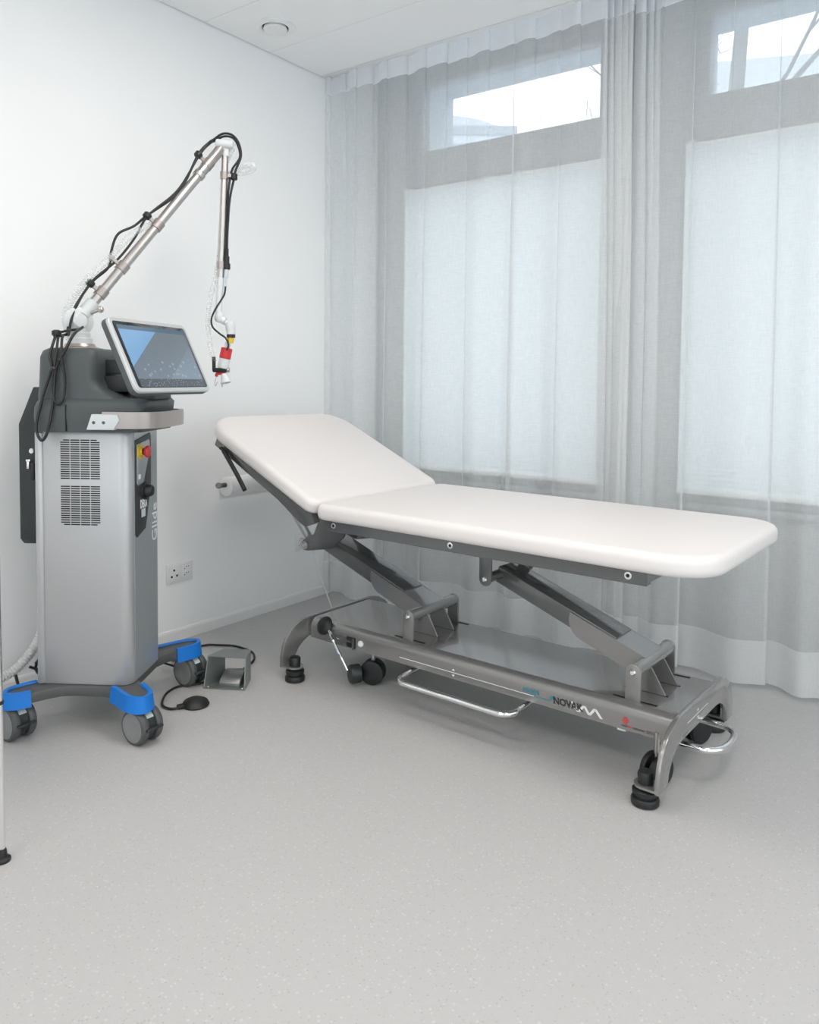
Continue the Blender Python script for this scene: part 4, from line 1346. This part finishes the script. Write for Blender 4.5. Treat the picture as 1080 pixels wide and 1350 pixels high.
# ------------------------------------------------------------------ paper roll on the wall
e = tag(empty('paper_roll_holder', (0.0, -0.45, 0.64)), 'dark metal paper roll bar bracketed to the left wall beside the couch head', 'paper holder')
b = nb(); tube(b, [(0.10, -0.262, 0.008), (0.10, -0.22, 0.008), (0.10, 0.30, 0.008)], 0.010, 14)
obj('bar', b, 'plate', e)
b = nb(); cyl(b, (0.10, -0.258, 0.008), (0.112, -0.276, 0.012), 0.013, 16, bev=0.003)
obj('end_knob', b, 'hub', e)
for yy in (0.30, ):
    b = nb(); tube(b, [(0.10, yy, 0.008), (0.06, yy, 0.004), (0.002, yy, 0.0)], 0.008, 12); cyl(b, (0.0, yy, 0.0), (0.006, yy, 0.0), 0.022, 18)
    obj('wall_arm', b, 'plate', e)
e = tag(empty('paper_roll', (0.10, -0.455, 0.640)), 'white paper roll threaded on the wall bar behind the couch head', 'paper roll')
b = nb(); lathe(b, [(0.023, -0.22), (0.040, -0.22), (0.042, -0.218), (0.042, 0.218), (0.040, 0.22), (0.023, 0.22)], 32, Matrix.Rotation(-math.pi / 2, 4, 'X'))
obj('roll', b, 'paper', e, smooth=50)
b = nb(); lathe(b, [(0.0235, -0.2195), (0.0235, 0.2195), (0.021, 0.2195), (0.021, -0.2195)], 24, Matrix.Rotation(-math.pi / 2, 4, 'X'))
obj('card_core', b, 'paper_core', e)
b = nb(); prism(b, [(-0.0425, 0.0), (-0.0415, 0.0), (-0.0435, -0.060), (-0.0445, -0.060)], -0.218, 0.218, 'xz')
obj('loose_end', b, 'paper', e, smooth=0)

# ------------------------------------------------------------------ sockets
def socket(yc, zc, w, h, label, modules):
    e = tag(empty('wall_socket', (0.0, yc, zc)), label, 'socket', 'white wall sockets')
    b = nb(); box(b, 0.0, 0.008, -w / 2, w / 2, -h / 2, h / 2, bev=0.003)
    obj('cover_plate', b, 'plastic_white', e)
    for yo, kind in modules:
        b = nb(); box(b, 0.008, 0.0105, yo - 0.026, yo + 0.026, -0.030, 0.030, bev=0.002)
        ins = obj('socket_insert', b, 'plastic_white', e)
        b = nb()
        if kind == 'T':
            for dy, dz in ((-0.002, 0.014), (-0.014, -0.012), (0.012, -0.010)):
                lathe(b, [(0.0048, 0.0), (0.0048, 0.0006), (0.001, 0.0006)], 12, frame_z((0.0104, yo + dy, dz), (1, 0, 0)))
        else:
            for dz in (0.016, -0.010):
                for dy, d2 in ((-0.009, -0.004), (0.0, 0.003), (0.010, 0.004)):
                    lathe(b, [(0.0024, 0.0), (0.0024, 0.0006), (0.001, 0.0006)], 8, frame_z((0.0104, yo + dy, dz + d2), (1, 0, 0)))
        o = obj('contact_holes', b, 'dark_hole', ins)
socket(-0.842, 0.288, 0.132, 0.084, 'double white wall socket with black contact holes beside the laser machine', ((-0.030, 'T'), (0.030, 'S')))
socket(-0.105, 0.297, 0.100, 0.084, 'white wall socket with a plug in it, near the corner below the couch head', ((-0.02, 'S'), ))
e = tag(empty('power_plug', (0.012, -0.112, 0.297)), 'white mains plug with thin white cord hanging from the corner socket', 'plug')
b = nb(); lathe(b, [(0.014, 0.0), (0.016, 0.004), (0.015, 0.024), (0.010, 0.034), (0.006, 0.046)], 18, frame_z((0, 0, 0), (1, 0, 0)))
obj('plug_body', b, 'plastic_white', e)
q = nb(); tube(q, [(0.044, 0, 0), (0.062, 0.002, -0.012), (0.080, 0.010, -0.09), (0.14, 0.005, -0.20), (0.22, -0.03, -0.275), (0.30, -0.10, -0.293), (0.46, -0.26, -0.293), (0.60, -0.38, -0.293)], 0.0032, 8, 8)
obj('cord', q, 'white_cable', e, smooth=60)

# ------------------------------------------------------------------ side table at the left edge
tb = tag(empty('side_table', (0.62, -2.25, 0.0)), 'chrome-legged side table of which one leg shows at the left edge', 'side table')
for dx, dy in ((0.318, 0.203), (-0.30, 0.203), (0.318, -0.30), (-0.30, -0.30)):
    b = nb(); tube(b, [(dx, dy, 0.028), (dx - 0.022, dy + 0.008, 0.70)], 0.0075, 16)
    lg = obj('leg', b, 'chrome', tb)
    b = nb(); lathe(b, [(0.009, 0), (0.0095, 0.004), (0.009, 0.008)], 16, Matrix.Translation((dx - 0.011, dy + 0.004, 0.36)))
    obj('leg_ring', b, 'black', lg)
    b = nb(); lathe(b, [(0.018, 0.0), (0.0185, 0.006), (0.011, 0.010), (0.010, 0.024), (0.008, 0.030)], 18, Matrix.Translation((dx, dy, 0)))
    obj('leg_foot', b, 'black', lg)
b = nb(); rslab(b, -0.335, 0.299, -0.31, 0.212, 0.70, 0.722, 0.02, 0.004, n=5, ne=2)
obj('table_top', b, 'plastic_white', tb)

# ------------------------------------------------------------------ outside
def tree(name, x, y, h, r0, seed, label):
    rnd = random.Random(seed)
    e = tag(empty(name, (x, y, 0)), label, 'tree', 'bare trees outside')
    q = nb()
    q2 = nb()
    def branch(p, d, L, r, depth):
        n = 5
        pts = [p]
        dd = d.copy()
        for i in range(n):
            dd = (dd + Vector((rnd.uniform(-.22, .22) * (0.3 if depth == 0 else 1), rnd.uniform(-.22, .22) * (0.3 if depth == 0 else 1), rnd.uniform(-.05, .15)))).normalized()
            pts.append(pts[-1] + dd * L / n)
        tube(q if depth < 1 else q2, pts, lambda t: max(r * (1 - 0.55 * t), 0.006), 6 if depth < 2 else 4)
        if depth >= 4:
            return
        for k in range(5 if depth < 1 else rnd.randint(3, 4)):
            i = rnd.randint(2, n)
            ang = rnd.uniform(0, 2 * math.pi)
            side_ = Vector((math.cos(ang), math.sin(ang), rnd.uniform(0.1, 0.6)))
            branch(pts[i], (dd * 0.5 + side_).normalized(), L * (rnd.uniform(0.28, 0.42) if depth == 0 else rnd.uniform(0.5, 0.75)), r * (rnd.uniform(0.18, 0.32) if depth == 0 else rnd.uniform(0.35, 0.55)), depth + 1)
    branch(Vector((0, 0, 0)), Vector((0.02, 0, 1)), h, r0, 0)
    obj('trunk', q, 'bark', e, smooth=60)
    obj('branches', q2, 'bark', e, smooth=60)
tree('bare_tree', -0.26, 7.8, 7.2, 0.16, 5, 'bare tree with a thick trunk outside the right-hand window')
tree('bare_tree', -11.9, 21.0, 9.4, 0.12, 21, 'small bare tree outside the window nearest the corner')
b = nb(); prism(b, [(-6.6, 24.44), (24, 36.5), (22.5, 40.2), (-8.1, 28.1)], 0.0, 12.0, 'xy')
e = tag(empty('low_building', (0, 20, 0)), 'pale flat-roofed building seen past the bare tree through the right-hand window', 'building')
bmesh.ops.transform(b, matrix=Matrix.Translation((0, -20, 0)), verts=b.verts[:])
obj('building_block', b, 'facade', e, smooth=0)
e = tag(empty('apartment_block', (-18.2, 32.4, 0), math.radians(36)), 'distant pale apartment block with dark balcony bands and curved roof outside', 'building')
b = nb(); prism(b, [(-4.5, 0), (2.9, 0), (2.9, 12.5), (2.2, 13.3), (1.0, 14.0), (-0.6, 14.5), (-2.0, 14.7), (-4.5, 14.7)], 0, 6, 'xz')
obj('building_block', b, 'facade', e, smooth=0)
for z, xr in ((9.6, 2.95), (10.8, 2.95), (11.9, 2.95), (12.8, 2.5), (13.7, 1.4)):
    b = nb(); box(b, -4.55, xr, -0.08, 0.5, z, z + 0.45)
    obj('balcony_band', b, 'facade_dark', e, smooth=0)
b = nb(); box(b, -60, 60, -60, 80, -0.6, -0.5)
tag(obj('outside_ground', b, 'jamb', smooth=0), kind=S)
